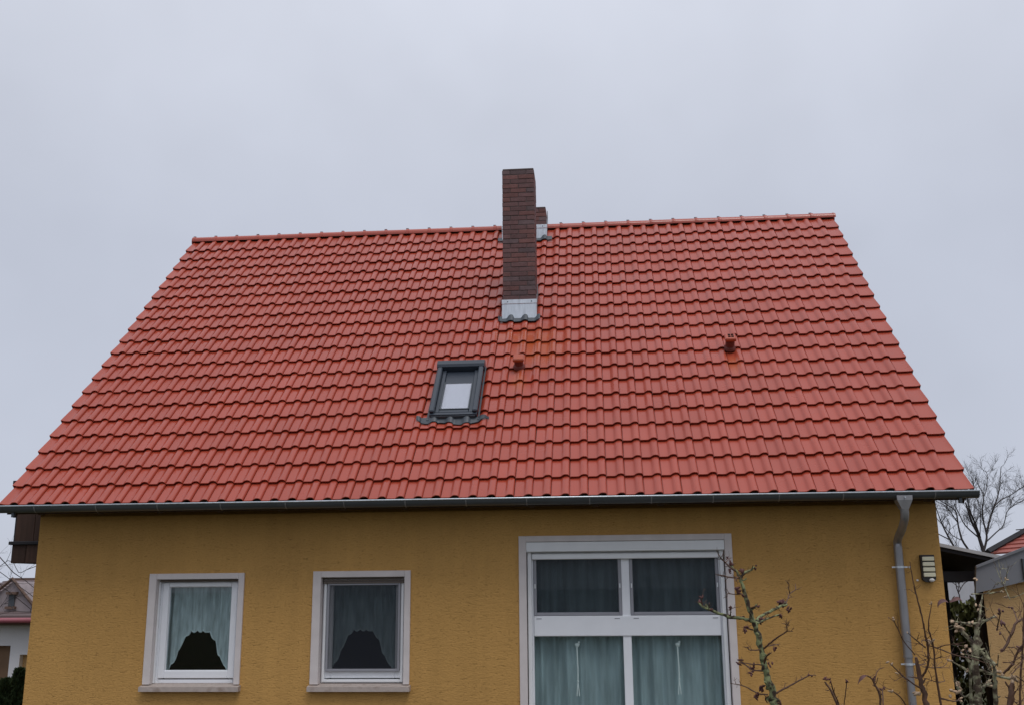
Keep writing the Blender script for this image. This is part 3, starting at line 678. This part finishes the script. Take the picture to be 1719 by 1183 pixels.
p=at(1585,1000,5.0); b=MB(); b.cbox(p[0]-.05,p[0]+.04,4.9,4.99,0,zb+.2,.006); b.build('post',M['black'],t)

# ------------------------------------------------------------------ garage at the right
GYD=2.0
t=thing('garage','ochre garage with wide grey sheet-metal verge at the right edge','garage',(13,3,0))
a=at(1639,950,GYD); bq=at(1719,919,GYD); c=at(1638,995,GYD); d=at(1719,975,GYD)
s1=(bq[2]-a[2])/(bq[0]-a[0]); s2=(d[2]-c[2])/(d[0]-c[0]); xr=a[0]+2.6
b=MB(); b.extr([(a[0],a[2]),(xr,a[2]+s1*2.6),(xr,c[2]+s2*2.6),(c[0],c[2])],1,GYD,GYD+.05); b.build('verge_cladding',M['fascia'],t)
b=MB(); b.extr([(a[0]-.01,a[2]+.012),(xr,a[2]+s1*2.6+.012),(xr,a[2]+s1*2.6-.02),(a[0]-.01,a[2]-.02)],1,GYD-.03,GYD-.001); b.build('verge_trim',M['fascia'],t)
SK=Matrix(((1,.40,0,-.40*(GYD+.12)),(0,1,0,0),(0,0,1,0),(0,0,0,1)))     # the garage stands askew to the house
b=MB(); b.m=SK; b.box(a[0]+.09,xr,GYD+.12,GYD+5,0,a[2]-.2); b.m=None; b.build('wall',M['stucco2'],t)
b=MB(); b.extr([(a[0]+.09,a[2]-.21),(xr,a[2]-.21),(xr,a[2]+s1*2.5-.1),(a[0]+.09,a[2]-.1)],1,GYD+.0505,GYD+.118); b.build('parapet',M['stucco2'],t)
b=MB(); b.m=SK; b.box(a[0]+.06,xr,GYD+.125,GYD+5.05,a[2]-.199,a[2]-.14); b.m=None; b.build('roof',M['fascia'],t)
p=at(1718,950,GYD); b=MB(); b.cbox(p[0]-.02,p[0]+.03,GYD-.035,GYD-.001,p[2]-.16,p[2]+.10,.004); b.build('seam_strip',M['lead'],t)

# ------------------------------------------------------------------ neighbour houses
HY=8.0
t=thing('neighbour_house','white house with grey-brown roof and faded red gutter beyond the left corner','house',tuple(at(0,1183,HY)*np.array([1,1,0])))
e0=at(-300,1040,HY); e1=at(150,1036,HY); ez=at(20,1048,HY)[2]
XA,XB=e0[0],e1[0]
def wall_with_openings(mb,xa,xb,za,zb_,y,opens,dep):
    xs=sorted({xa,xb,*[o[0] for o in opens],*[o[1] for o in opens]}); zs=sorted({za,zb_,*[o[2] for o in opens],*[o[3] for o in opens]})
    for p,q in zip(xs,xs[1:]):
        for r_,s in zip(zs,zs[1:]):
            if not any(o[0]<(p+q)/2<o[1] and o[2]<(r_+s)/2<o[3] for o in opens): mb.add([(p,y,r_),(q,y,r_),(q,y,s),(p,y,s)],[(0,1,2,3)])
    for a_,b_,c_,d_ in opens:
        mb.add([(a_,y,c_),(a_,y+dep,c_),(a_,y+dep,d_),(a_,y,d_)],[(0,1,2,3)]); mb.add([(b_,y,c_),(b_,y+dep,c_),(b_,y+dep,d_),(b_,y,d_)],[(0,1,2,3)])
        mb.add([(a_,y,d_),(b_,y,d_),(b_,y+dep,d_),(a_,y+dep,d_)],[(0,1,2,3)])
o1=(at(-70,1083,HY)[0],at(18,1083,HY)[0],0.02,at(10,1083,HY)[2]); o2=(at(33.5,1098,HY)[0],at(110,1098,HY)[0],.02,at(36,1098,HY)[2])
b=MB(); wall_with_openings(b,XA,XB,0,ez,HY,[o1,o2],.25); b.add([(XB,HY,0),(XB,HY+6,0),(XB,HY+6,ez),(XB,HY,ez)],[(0,1,2,3)]); b.build('wall',M['white_stucco'],t)
b=MB(); b.box(o1[0]-.02,o1[1]+.02,HY+.18,HY+.22,0,o1[3]+.02); b.build('door',M['doorwood'],t)
b=MB(); b.box(o2[0]-.02,o2[1]+.02,HY+.12,HY+.16,0,o2[3]+.02); b.build('door',M['stucco2'],t)
b=MB(); b.cbox(XA,XB,HY-.35,HY-.001,ez-.0,ez+.10); b.build('soffit',M['brownsoffit'],t)
gz=at(20,1036,HY-.42)[2]
b=MB(); b.tube([(XA,HY-.42,gz-.05),(XB,HY-.42,gz-.05)],.052,10); b.build('gutter',M['pinkgutter'],t,True)
# roof: slope facing the camera with a small gable behind it
r0=at(20,974,HY+2.6)
b=MB(); nrow=14
for i in range(nrow):                                         # courses as real steps
    f0,f1=i/nrow,(i+1)/nrow
    y0=HY-.40+(3.0)*f0; y1=HY-.40+3.0*f1; zt0=gz+.02+(r0[2]-gz)*f0; zt1=gz+.02+(r0[2]-gz)*f1
    hw0=(XA,XB); 
    xl0=at(22,974,y0)[0]-3.2*(1-f0)-.02; xl1=at(22,974,y1)[0]-3.2*(1-f1)-.02
    b.add([(xl0,y0,zt0+.02),(XB,y0,zt0+.02),(XB,y1,zt1),(xl1,y1,zt1),(xl0,y0,zt0-.02),(XB,y0,zt0-.02)],[(0,1,2,3),(0,4,5,1)])
rf=b.build('roof',M['greyroof'],t)
b=MB(); q0=at(22,974,HY+2.6); b.box(q0[0]-.05,XB,HY+2.52,HY+2.7,q0[2]-.03,q0[2]+.06); b.build('ridge',M['brownsoffit'],rf)
gy=HY-.05; g1=at(23,975,gy); g0=at(-48,1031,gy); g2=at(66,1031,gy)
b=MB(); b.extr([(g0[0],g0[2]),(g2[0],g2[2]),(g1[0],g1[2])],1,gy,gy+2.6); gab=b.build('gable',M['gable'],t)
b=MB(); b.tube([(g0[0]-.06,gy-.05,g0[2]+.0),(g1[0],gy-.05,g1[2]+.05),(g2[0]+.06,gy-.05,g2[2])],.035,6); b.build('verge',M['brownsoffit'],gab)
wz0=at(12,1017,gy-.05); wz1=at(24,997,gy-.05)
b=MB(); b.cbox(wz0[0],wz1[0],gy-.03,gy-.001,wz0[2],wz1[2],.005); b.build('attic_window',M['lead'],gab)
b=MB(); b.box(wz0[0]-.03,wz1[0]+.05,gy-.09,gy-.001,wz1[2]+.001,wz1[2]+.05); b.box(wz0[0]-.04,wz1[0]+.04,gy-.07,gy-.002,wz0[2]-.05,wz0[2]-.001); b.build('window_hood',M['brownsoffit'],gab)

# red roof beyond the garage
t=thing('neighbour_house','house with red tiled roof and dark verge rising behind the garage','house',(17,14,0))
RY=12.0
va=at(1658,930,RY); vb=at(1783,859,RY+2.5); vc=at(1800,919,RY)
A_=Vector(va); B_=Vector(vb); Cc=Vector(vc); nrm=(B_-A_).cross(Cc-A_).normalized()
if nrm.z<0: nrm=-nrm
b=MB(); nrow=10
for i in range(nrow):
    f0,f1=i/nrow,(i+1)/nrow; a0=A_.lerp(B_,f0); a1=A_.lerp(B_,f1); d_=(Cc-A_)*1.6
    b.add([a0+nrm*.03,a0+d_+nrm*.03,a1+d_,a1,a0-nrm*.01,a0+d_-nrm*.01],[(0,1,2,3),(0,4,5,1)])
b.build('roof',M['redroof'],t)
b=MB(); b.tube([A_+nrm*.06,B_+nrm*.06],.07,4); b.build('verge_board',M['black'],t)
b=MB(); b.tube([A_.lerp(B_,.36)+nrm*.2,A_.lerp(B_,.36)+(Cc-A_)*1.2+nrm*.2],.012,5); b.build('snow_rail',M['black'],t)
D_=Cc+(Cc-A_)*.6
b=MB(); b.extr([(A_.x+.3,RY+.1),(D_.x,RY+.1),(D_.x,RY+6),(A_.x+.3,RY+6)],2,0,min(A_.z,D_.z)-.12); b.build('wall',M['white_stucco'],t)

# ------------------------------------------------------------------ vegetation
def smooth_path(pts,n=3):
    """Catmull-Rom through 3D points"""
    P=[np.array(p,float) for p in pts]
    if len(P)<3: return P
    P=[2*P[0]-P[1]]+P+[2*P[-1]-P[-2]]; out=[]
    for i in range(1,len(P)-2):
        for k in range(n):
            t=k/n; out.append(.5*((2*P[i])+(-P[i-1]+P[i+1])*t+(2*P[i-1]-5*P[i]+4*P[i+1]-P[i+2])*t*t+(-P[i-1]+3*P[i]-3*P[i+1]+P[i+2])*t**3))
    out.append(P[-2]); return out

def twigs(mb,path,length,rad,level,r,dens,up=.25):
    """side shoots along a limb, recursively"""
    n=len(path)
    if n<2: return
    seg=[np.linalg.norm(path[i+1]-path[i]) for i in range(n-1)]; tot=sum(seg)
    k=max(2,int(tot*dens))
    for _ in range(k):
        s=r.uniform(.18,1.0)*tot; i=0
        while i<n-2 and s>seg[i]: s-=seg[i]; i+=1
        p=path[i]+(path[i+1]-path[i])*min(1,s/max(seg[i],1e-6)); d=path[i+1]-path[i]; d/=max(np.linalg.norm(d),1e-6)
        v=np.array([r.gauss(0,1),r.gauss(0,1),r.gauss(0,1)]); v-=d*(v@d); v/=np.linalg.norm(v)+1e-9
        a=math.radians(r.uniform(25,60)); dd=d*math.cos(a)+v*math.sin(a); dd[2]+=up; dd/=np.linalg.norm(dd)
        L=length*r.uniform(.5,1.15); q=[p]; m=5
        for j in range(m):
            dd=dd+np.array([r.gauss(0,.16),r.gauss(0,.16),r.gauss(0,.13)+.05]); dd/=np.linalg.norm(dd); q.append(q[-1]+dd*L/m)
        mb.tube(q,[rad*(1-.7*j/m) for j in range(m+1)],3,cap=False)
        if level>0: twigs(mb,q,length*.55,rad*.58,level-1,r,dens*1.75,up)

def zpt(origin,scale): return lambda a,b:(origin[0]+a*scale,origin[1]+b*scale)

def bare_tree(limbs,y,zp,label,seed,tl=1.5,dens=1.6,lev=2,wpx=1.0):
    r=random.Random(seed); base=None; tr=MB(); cr=MB()
    for li,(pts,w0,w1) in enumerate(limbs):
        off=r.uniform(-2.0,2.0) if li else 0; P=[]
        for i,p in enumerate(pts):
            f=i/(len(pts)-1); P.append(at(*zp(*p),y+off*f))
        d=np.linalg.norm(P[0]-CAM)/FPX*.1522*wpx; path=smooth_path(P,3); n=len(path)
        rad=[max(.010 if y>10 else .005,.5*d*(w0+(w1-w0)*i/(n-1))) for i in range(n)]
        if li==0:
            base=np.array([P[0][0]+.05,P[0][1],0]); path=[base]+path; rad=[rad[0]*1.5]+rad
        (tr if li<2 else cr).tube(path,rad,6)
        twigs(cr,path if li else path[1:],tl,max(.010 if y>10 else .004,rad[-1]*.5),lev,r,dens)
    t=thing('bare_tree',label,'tree',tuple(base),'bare winter trees behind the houses')
    tr.build('trunk',M['bark'],t,True); cr.build('crown',M['bark'],t)
Z2=zpt((1560,760),.1522)
bare_tree([([(600,1085),(560,960),(530,870),(470,760),(430,640),(400,540)],38,14),([(560,930),(500,760),(450,640),(425,530),(420,430)],24,8),
  ([(545,930),(400,800),(330,670),(280,560)],14,6),([(600,1085),(630,960),(630,880),(600,760),(585,620),(600,480),(570,400),(530,330)],24,7),([(600,480),(630,400),(640,250),(620,190)],10,5),
  ([(630,900),(670,720),(720,580),(750,490),(775,380),(782,270),(792,150)],20,6),([(725,575),(800,510),(900,460),(1000,390),(1100,330)],12,5),
  ([(635,970),(740,870),(820,790),(860,640),(960,560),(1100,480)],13,5),([(560,900),(560,600),(500,450),(470,260)],9,4)],30,Z2,'largest bare tree forking above the carport roof at the right',11,.75,5.0,2)
bare_tree([([(430,1060),(360,950),(320,800),(290,640),(180,560),(60,480)],22,7),([(310,760),(200,600),(120,550),(20,500)],11,5),([(380,970),(250,900),(120,760),(20,640)],9,4)],27,Z2,'slender bare tree leaning left between the house corner and the largest tree',12,.7,4.5,2)
bare_tree([([(270,1025),(200,900),(150,800),(110,700),(60,560)],20,7),([(220,950),(120,900),(40,850),(-60,760)],12,5),([(200,920),(230,800),(180,700)],10,5)],34,Z2,'dense bare tree right beside the house corner above the carport',13,.9,3.0,2)
Z3=zpt((0,920),.222)
bare_tree([([(-200,1100),(-240,700),(-200,300),(-120,-60)],60,30),([(-220,500),(-60,60),(100,180),(190,240),(262,300),(330,350)],16,5),
  ([(-210,420),(-60,170),(90,245),(180,310),(260,370)],12,4),([(-220,600),(-80,240),(30,300),(150,390),(235,460)],10,4),([(-180,300),(60,90),(140,180),(200,160),(280,130)],9,3),([(-200,700),(20,420),(120,470),(240,480)],8,3)],5.0,Z3,'thin bare branches drooping before the white house at the left edge',14,.5,1.5,2,.7)

bare_tree([([(330,1560),(300,1480),(290,1420),(240,1370)],12,6),([(320,1540),(380,1440),(440,1400)],9,5),([(320,1530),(330,1440),(360,1390)],8,5)],11,Z2,'low twiggy bare bush glimpsed under the carport roof',15,.7,5,2)
def foliage(mb,c,rx,ry,h,n,size,r,shape='cone'):
    for _ in range(n):
        z=r.random()**1.1; a=r.uniform(0,2*math.pi)
        lim=(1-z)**.8*(.75+.25*math.sin(a*3+z*9)) if shape=='cone' else (1 if z<.85 else .8)
        q=r.random()**.4*lim
        p=np.array([c[0]+rx*q*math.cos(a),c[1]+ry*q*math.sin(a),c[2]+h*z*(1 if shape=='cone' else r.uniform(.93,1.05))])
        d=np.array([math.cos(a)*.6+r.gauss(0,.3),math.sin(a)*.6+r.gauss(0,.3),.9]); d/=np.linalg.norm(d); s=np.cross(d,[r.gauss(0,1),r.gauss(0,1),r.gauss(0,1)]); s/=np.linalg.norm(s)+1e-9
        L=size*r.uniform(.6,1.5); W=L*.28
        mb.add([p-s*W*.3,p+d*L*.5-s*W,p+d*L,p+d*L*.5+s*W],[(0,1,2,3)])
def thuja(px,pytop,y,rx,label,seed,hmat='thuja',n=2600,size=.10):
    r=random.Random(seed); top=at(px,pytop,y); base=(top[0],y,0)
    t=thing('thuja_shrub',label,'shrub',base,'young conical thujas')
    b=MB(); b.tube([base,(base[0],y,top[2]*.85)],[.03,.01],6); b.build('stem',M['twig'],t)
    b=MB(); foliage(b,(base[0],y,.05),rx,rx,top[2]-.05,n,size,r); b.build('foliage',M[hmat],t)
thuja(33,1128,5.6,.30,'taller dark green thuja against the house corner at lower left',1,n=5200,size=.09)
thuja(9,1146,5.4,.26,'shorter dark green thuja at the lower left edge',2,n=4600,size=.09)
r=random.Random(5); c=at(1612,1016,6.0); t=thing('hedge','olive green clipped hedge seen between the posts of the carport','hedge',(c[0]+.6,6.0,0))
b=MB()
for _ in range(9000):
    x=c[0]-1.2+r.random()*3.4; y=6.0+r.uniform(-.35,.35); z=c[2]*(r.random()**.5)*(1+.02*math.sin(x*13)+.015*r.gauss(0,1))
    p=np.array([x,y,z]); d=np.array([r.gauss(0,.4),r.gauss(0,.4)-.2,.8]); d/=np.linalg.norm(d); s=np.cross(d,[r.gauss(0,1),r.gauss(0,1),r.gauss(0,1)]); s/=np.linalg.norm(s)+1e-9
    L=.11*r.uniform(.6,1.4); b.add([p-s*L*.1,p+d*L*.5-s*L*.28,p+d*L,p+d*L*.5+s*L*.28],[(0,1,2,3)])
b.build('foliage',M['hedge'],t)
b=MB()
for i in range(9): x=c[0]-1+i*.37; b.tube([(x,6,0),(x+.05,6.02,c[2]*.8)],[.03,.012],5)
b.build('stem',M['bark'],t)

# garden plants in front of the house, traced limb by limb with depth of their own
def plant(name,label,cat,y,zp,sc,limbs,buds,seed,mats,budmat,trunk_to=None,spread=.35,group=None,leafs=(),tw=None,wf=1.0):
    r=random.Random(seed); n0=limbs[0]; b0=at(*zp(*n0[0][0]),y); bx=b0[0]
    t=thing(name,label,cat,(bx,y,0),group)
    nodes=[]; tb=MB()
    for li,(pts,w0,w1) in enumerate(limbs):
        off=0 if li==0 else r.uniform(-spread,spread); P=[]
        y0=y
        if li and nodes:                                      # start at the depth of the nearest earlier limb
            q=min(nodes,key=lambda n:(n[0]-pts[0][0])**2+(n[1]-pts[0][1])**2)
            if (q[0]-pts[0][0])**2+(q[1]-pts[0][1])**2<90**2: y0=q[2]
        for i,p in enumerate(pts):
            f=i/(len(pts)-1); yy=y0+off*f; P.append(at(*zp(*p),yy)); nodes.append((p[0],p[1],yy))
        d=np.linalg.norm(P[0]-CAM)/FPX*sc*(wf if li else 1); path=smooth_path(P,4); n=len(path)
        # knots and slight kinks
        rad=[.5*d*(w0+(w1-w0)*i/(n-1))*(1+.16*r.uniform(-1,1)) for i in range(n)]
        rad=[q_*(1 if i<n*.7 else 1-.45*(i-n*.7)/(n*.3)) for i,q_ in enumerate(rad)]
        for i in range(1,n-1): path[i]=path[i]+np.array([r.gauss(0,1),r.gauss(0,1),r.gauss(0,1)])*rad[i]*.22
        low=zp(*pts[0])[1]>1175
        if low:
            g0=np.array([path[0][0]+r.uniform(-.06,.06),path[0][1],0]); path=[g0]+path; rad=[rad[0]*1.15]+rad
        b=MB(); b.tube(path,rad,8 if w0>14 else 6)
        if tw and not (low and n<6): twigs(tb,path[1:] if low else path,tw[0],tw[1],1,r,tw[2],.1)
        if li>0 or True:                                      # spurs
            for i in range(2,n-1):
                if r.random()<.28:
                    v=np.array([r.gauss(0,1),r.gauss(0,1),r.gauss(0,.8)+.4]); v/=np.linalg.norm(v); L=r.uniform(.012,.035)
                    b.tube([path[i],path[i]+v*(rad[i]+L*.5),path[i]+v*(rad[i]+L)+np.array([0,0,L*.3])],[rad[i]*.45,rad[i]*.38,rad[i]*.3],5)
        b.build('trunk' if li==0 else 'branch',mats[0] if (w0>=16 or li==0) else mats[1],t,50)
    if tb.v: tb.build('twigs',mats[1],t,kind='stuff')
    if buds:
        b=MB()
        for (p,w,k) in buds:
            q=min(nodes,key=lambda n:(n[0]-p[0])**2+(n[1]-p[1])**2); c=at(*zp(*p),q[2]); d=np.linalg.norm(c-CAM)/FPX*sc
            for j in range(k):
                o=np.array([r.gauss(0,1),r.gauss(0,1),r.gauss(0,1)])*d*w*.30*(k>1)
                dirn=np.array([r.gauss(0,1),r.gauss(0,1),r.gauss(0,.7)+.5]); dirn/=np.linalg.norm(dirn); cc=c+o; L=d*w*r.uniform(.7,1.4)
                b.tube([cc-dirn*L*.5,cc-dirn*L*.1,cc+dirn*L*.25,cc+dirn*L*.6],[d*w*.10,d*w*.27,d*w*.24,d*w*.03],6)
        b.build('buds',budmat,t,True,kind='stuff')
    for (pts,w) in leafs:
        q=min(nodes,key=lambda n:(n[0]-pts[0][0])**2+(n[1]-pts[0][1])**2); P=smooth_path([at(*zp(*p),q[2]) for p in pts],4); n=len(P); d=np.linalg.norm(P[0]-CAM)/FPX*sc; vs=[]
        for i,p in enumerate(P):
            ww=d*w*math.sin(math.pi*(.08+.9*i/(n-1)))*.5
            vs+=[p+np.array([0,-ww*.7,-ww]),p+np.array([0,0,ww*.25]),p+np.array([0,ww*.7,-ww*.8])]
        b=MB(); b.add(vs,[(3*i+k,3*i+k+1,3*i+k+4,3*i+k+3) for i in range(n-1) for k in (0,1)]); b.build('dry_leaf',M['dryleaf'],t,True)
    return t

Z4=zpt((1130,900),.2391)
plant('fruit_tree','knobbly lichen-covered young fruit tree before the right jamb of the large window','tree',-5.2,Z4,.2391,[
 ([(722,1195),(690,1090),(665,1000),(650,930),(625,820),(595,690),(570,620),(545,540),(515,440),(485,340),(470,290),(440,240),(402,205)],52,16),
 ([(560,590),(490,575),(390,560),(270,520),(210,490),(175,460)],24,15),([(470,295),(400,285),(350,272),(295,262)],12,7),([(440,240),(400,215),(350,165),(320,130)],14,6),([(370,180),(390,160),(402,142)],6,4),([(345,165),(330,150),(350,128)],6,4),
 ([(470,290),(500,255),(545,235),(570,210)],20,11),([(480,400),(440,405),(385,400),(380,425)],10,5),([(550,500),(580,490),(605,488)],14,8),
 ([(580,620),(600,570),(660,535),(740,495),(800,475)],26,16),([(790,470),(805,435),(820,400),(860,370),(858,330)],8,5),([(820,400),(812,360),(812,330),(798,325)],7,4),([(590,610),(660,575),(745,545)],16,9),([(560,655),(510,640),(505,680)],11,7),
 ([(630,790),(690,740),(745,700),(800,665),(840,665)],13,7),([(800,660),(795,620),(770,608)],8,4),([(797,625),(815,602)],7,4),([(650,770),(710,760),(740,757)],9,5),([(620,795),(540,795),(518,772)],10,5),([(640,900),(655,840),(690,815)],15,9),
 ([(635,940),(560,935),(500,895),(465,880)],12,7),([(620,900),(520,890),(470,880)],9,6),([(560,940),(550,962)],8,6),([(700,1110),(760,1080),(840,1035),(920,990),(970,972),(1005,975)],13,7),([(665,1110),(600,1100),(500,1050),(400,1028)],11,6),
 ([(690,1120),(650,1130),(655,1165)],9,6),([(700,1140),(740,1140),(745,1170)],9,6),([(470,290),(450,280),(435,310)],9,5),([(210,490),(200,450),(205,420)],10,6),([(250,510),(255,460)],8,4),([(400,560),(405,520),(412,500)],8,4)],
 [((410,190),26,6),((400,240),20,4),((490,240),30,8),((570,210),24,3),((460,380),34,6),((500,415),30,5),((600,490),22,3),((185,465),26,5),((200,425),20,4),((265,515),22,4),((620,580),36,9),((770,465),38,14),((820,515),26,5),((745,545),28,3),((510,640),26,4),((510,670),24,4),((465,878),30,2),((570,915),26,4),((550,955),26,4),((715,785),26,4),((685,905),26,3),((620,1065),30,8),((590,1120),28,6),((690,1130),26,5),((740,1160),24,4),((405,500),22,4),((410,560),22,3),((530,780),12,2),((490,560),16,3),((970,970),20,2),((380,150),14,5)],
 21,[M['lichen'],M['twig']],M['bud'],tw=(.05,.0024,3.0))

Z5=zpt((1380,960),.1972)
plant('lichen_tree','pale lichen-crusted old shrub stem in front of the carport opening','tree',-4.2,Z5,.1972,[
 ([(1345,1200),(1330,1050),(1320,900),(1308,700),(1318,560),(1310,450)],64,48),([(1470,790),(1400,720),(1310,640),(1230,540),(1165,470)],42,34),([(1325,460),(1345,380),(1352,300),(1368,180)],24,12),
 ([(1290,440),(1380,412),(1470,375)],26,22),([(1290,440),(1200,430),(1090,415)],20,14),([(1600,905),(1450,870),(1360,835),(1260,840),(1180,800),(1100,750)],24,20),([(1330,970),(1300,1000),(1210,1060),(1150,965)],18,18),([(1320,1000),(1380,970),(1440,940)],18,20),
 ([(1480,1200),(1475,1000),(1470,880),(1468,790)],44,34),([(1270,1130),(1265,900),(1255,760)],28,20),([(1360,230),(1340,300),(1375,350)],14,12),([(1460,790),(1380,740),(1200,690)],14,8),([(1410,830),(1440,790),(1400,760)],10,8),
 ([(1270,185),(1400,180),(1530,160)],13,14),([(1600,230),(1550,120),(1530,90),(1490,88)],10,7),([(1535,92),(1580,45)],8,6),([(1530,90),(1520,20),(1500,-120)],6,4),([(1560,205),(1600,215),(1645,212)],8,5),([(1500,700),(1495,800)],9,8)],
 [((1160,470),44,7),((1190,490),30,4),((1470,375),34,3),((1100,415),34,4),((1260,435),40,5),((1105,750),34,3),((1165,960),40,4),((1425,940),40,2),((1250,840),34,3),((1530,160),28,2),((1580,45),24,2),((1305,65),30,2),((1560,205),20,3),((1510,840),44,4),((1610,905),50,5),((1240,650),44,3),((1190,665),30,2),((1350,300),30,3)],
 22,[M['lichen2'],M['lichen2']],M['budpale'],spread=.3,tw=(.14,.0028,9),wf=.8)

plant('brown_shrub','reddish brown shrub with upright shoots in front of the downpipe','shrub',-5.6,Z5,.1972,[
 ([(895,1200),(870,1040),(840,930),(812,800),(800,722)],44,32),([(845,890),(888,830),(905,740),(900,630),(880,540),(865,440),(830,300),(800,180),(765,20),(748,-90)],20,9),([(850,892),(800,895),(735,888)],14,9),
 ([(1025,1200),(985,960),(960,800),(950,640),(925,540),(905,450),(935,262)],20,10),([(950,740),(900,722),(838,698)],9,6),([(965,735),(1030,710)],9,5),([(968,810),(1035,803)],8,5),([(962,815),(875,805)],8,5),([(985,937),(890,905)],9,6),([(990,937),(1045,925)],8,5),
 ([(880,640),(800,575),(725,510)],11,8),([(890,620),(1000,650),(1120,700),(1300,740),(1420,780)],13,8),([(970,642),(1080,615),(1220,595)],9,6),([(790,700),(700,590),(630,450),(612,405)],10,8),([(862,1000),(700,890),(580,775)],15,11),([(745,1195),(680,1080),(590,1000)],14,11),
 ([(800,780),(850,785),(885,775)],10,7),([(905,580),(860,575),(845,590)],8,6),([(1000,1060),(1050,1080),(1130,1095),(1180,1080)],14,10)],
 [((612,400),32,2),((580,775),30,2),((650,855),26,2),((685,885),22,1),((590,1000),28,2),((935,262),20,2),((895,580),24,3),((930,605),30,5),((945,570),24,2),((725,512),14,1),((1130,1020),46,4),((820,1045),46,4),((1180,1075),30,3)],
 23,[M['twig'],M['twig']],M['budpale'],spread=.3,tw=(.10,.0024,3.5),wf=.9,leafs=[([(988,300),(985,262),(1010,235),(1045,232),(1075,255)],46),([(1085,250),(1120,222),(1160,212),(1195,245)],44)])

plant('brown_shrub','thin-stemmed brown shrub at the right edge before the garage wall','shrub',-5.0,Z5,.1972,[
 ([(1600,1200),(1610,1050),(1622,940)],48,42),([(1545,860),(1620,780),(1680,650),(1760,560)],22,16),([(1540,665),(1600,560),(1660,420),(1730,395)],24,18),([(1660,412),(1640,345),(1618,298)],11,8),([(1612,542),(1565,470),(1535,430)],11,9),
 ([(1680,1200),(1690,850),(1710,620),(1725,200)],20,14),([(1740,690),(1680,790),(1615,865)],12,10),([(1580,635),(1640,640),(1695,665)],8,6),([(1488,490),(1500,430),(1520,335)],12,9),([(1540,765),(1600,770),(1630,790)],10,8),([(1650,880),(1720,930),(1760,980)],10,8),([(1560,1060),(1640,1100),(1720,1180)],10,8)],
 [((1618,298),28,3),((1535,430),36,2),((1520,330),36,4),((1680,655),26,4),((1695,665),22,2),((1540,660),26,2),((1500,490),30,2)],24,[M['twig'],M['twig']],M['dryleaf'],spread=.25,tw=(.16,.0028,7),wf=.85)

plant('garden_sapling','three short budded shoots below the ochre wall right of the fruit tree','shrub',-5.8,Z5,.1972,[
 ([(165,1210),(90,1030),(22,930)],18,14),([(140,1110),(100,1020),(75,930)],11,9),([(178,1210),(192,1090),(205,980),(210,935)],8,7),([(150,1140),(175,1120)],6,4)],[((20,925),30,2),((75,925),22,2),((210,930),24,3)],25,[M['twig'],M['twig']],M['bud'],spread=.12)
plant('garden_sapling','arching shoot with hanging dry leaf below the ochre wall left of the downpipe','shrub',-5.6,Z5,.1972,[
 ([(512,1210),(492,1040),(452,955),(440,905)],20,16),([(445,940),(410,895),(365,875)],12,9),([(450,930),(458,870),(485,825),(530,808)],9,6),([(522,1210),(518,1080),(510,985)],10,9)],[((510,985),30,3),((440,900),24,2)],26,[M['twig'],M['twig']],M['bud'],spread=.12,leafs=[([(375,875),(345,880),(318,905),(304,952)],44)])
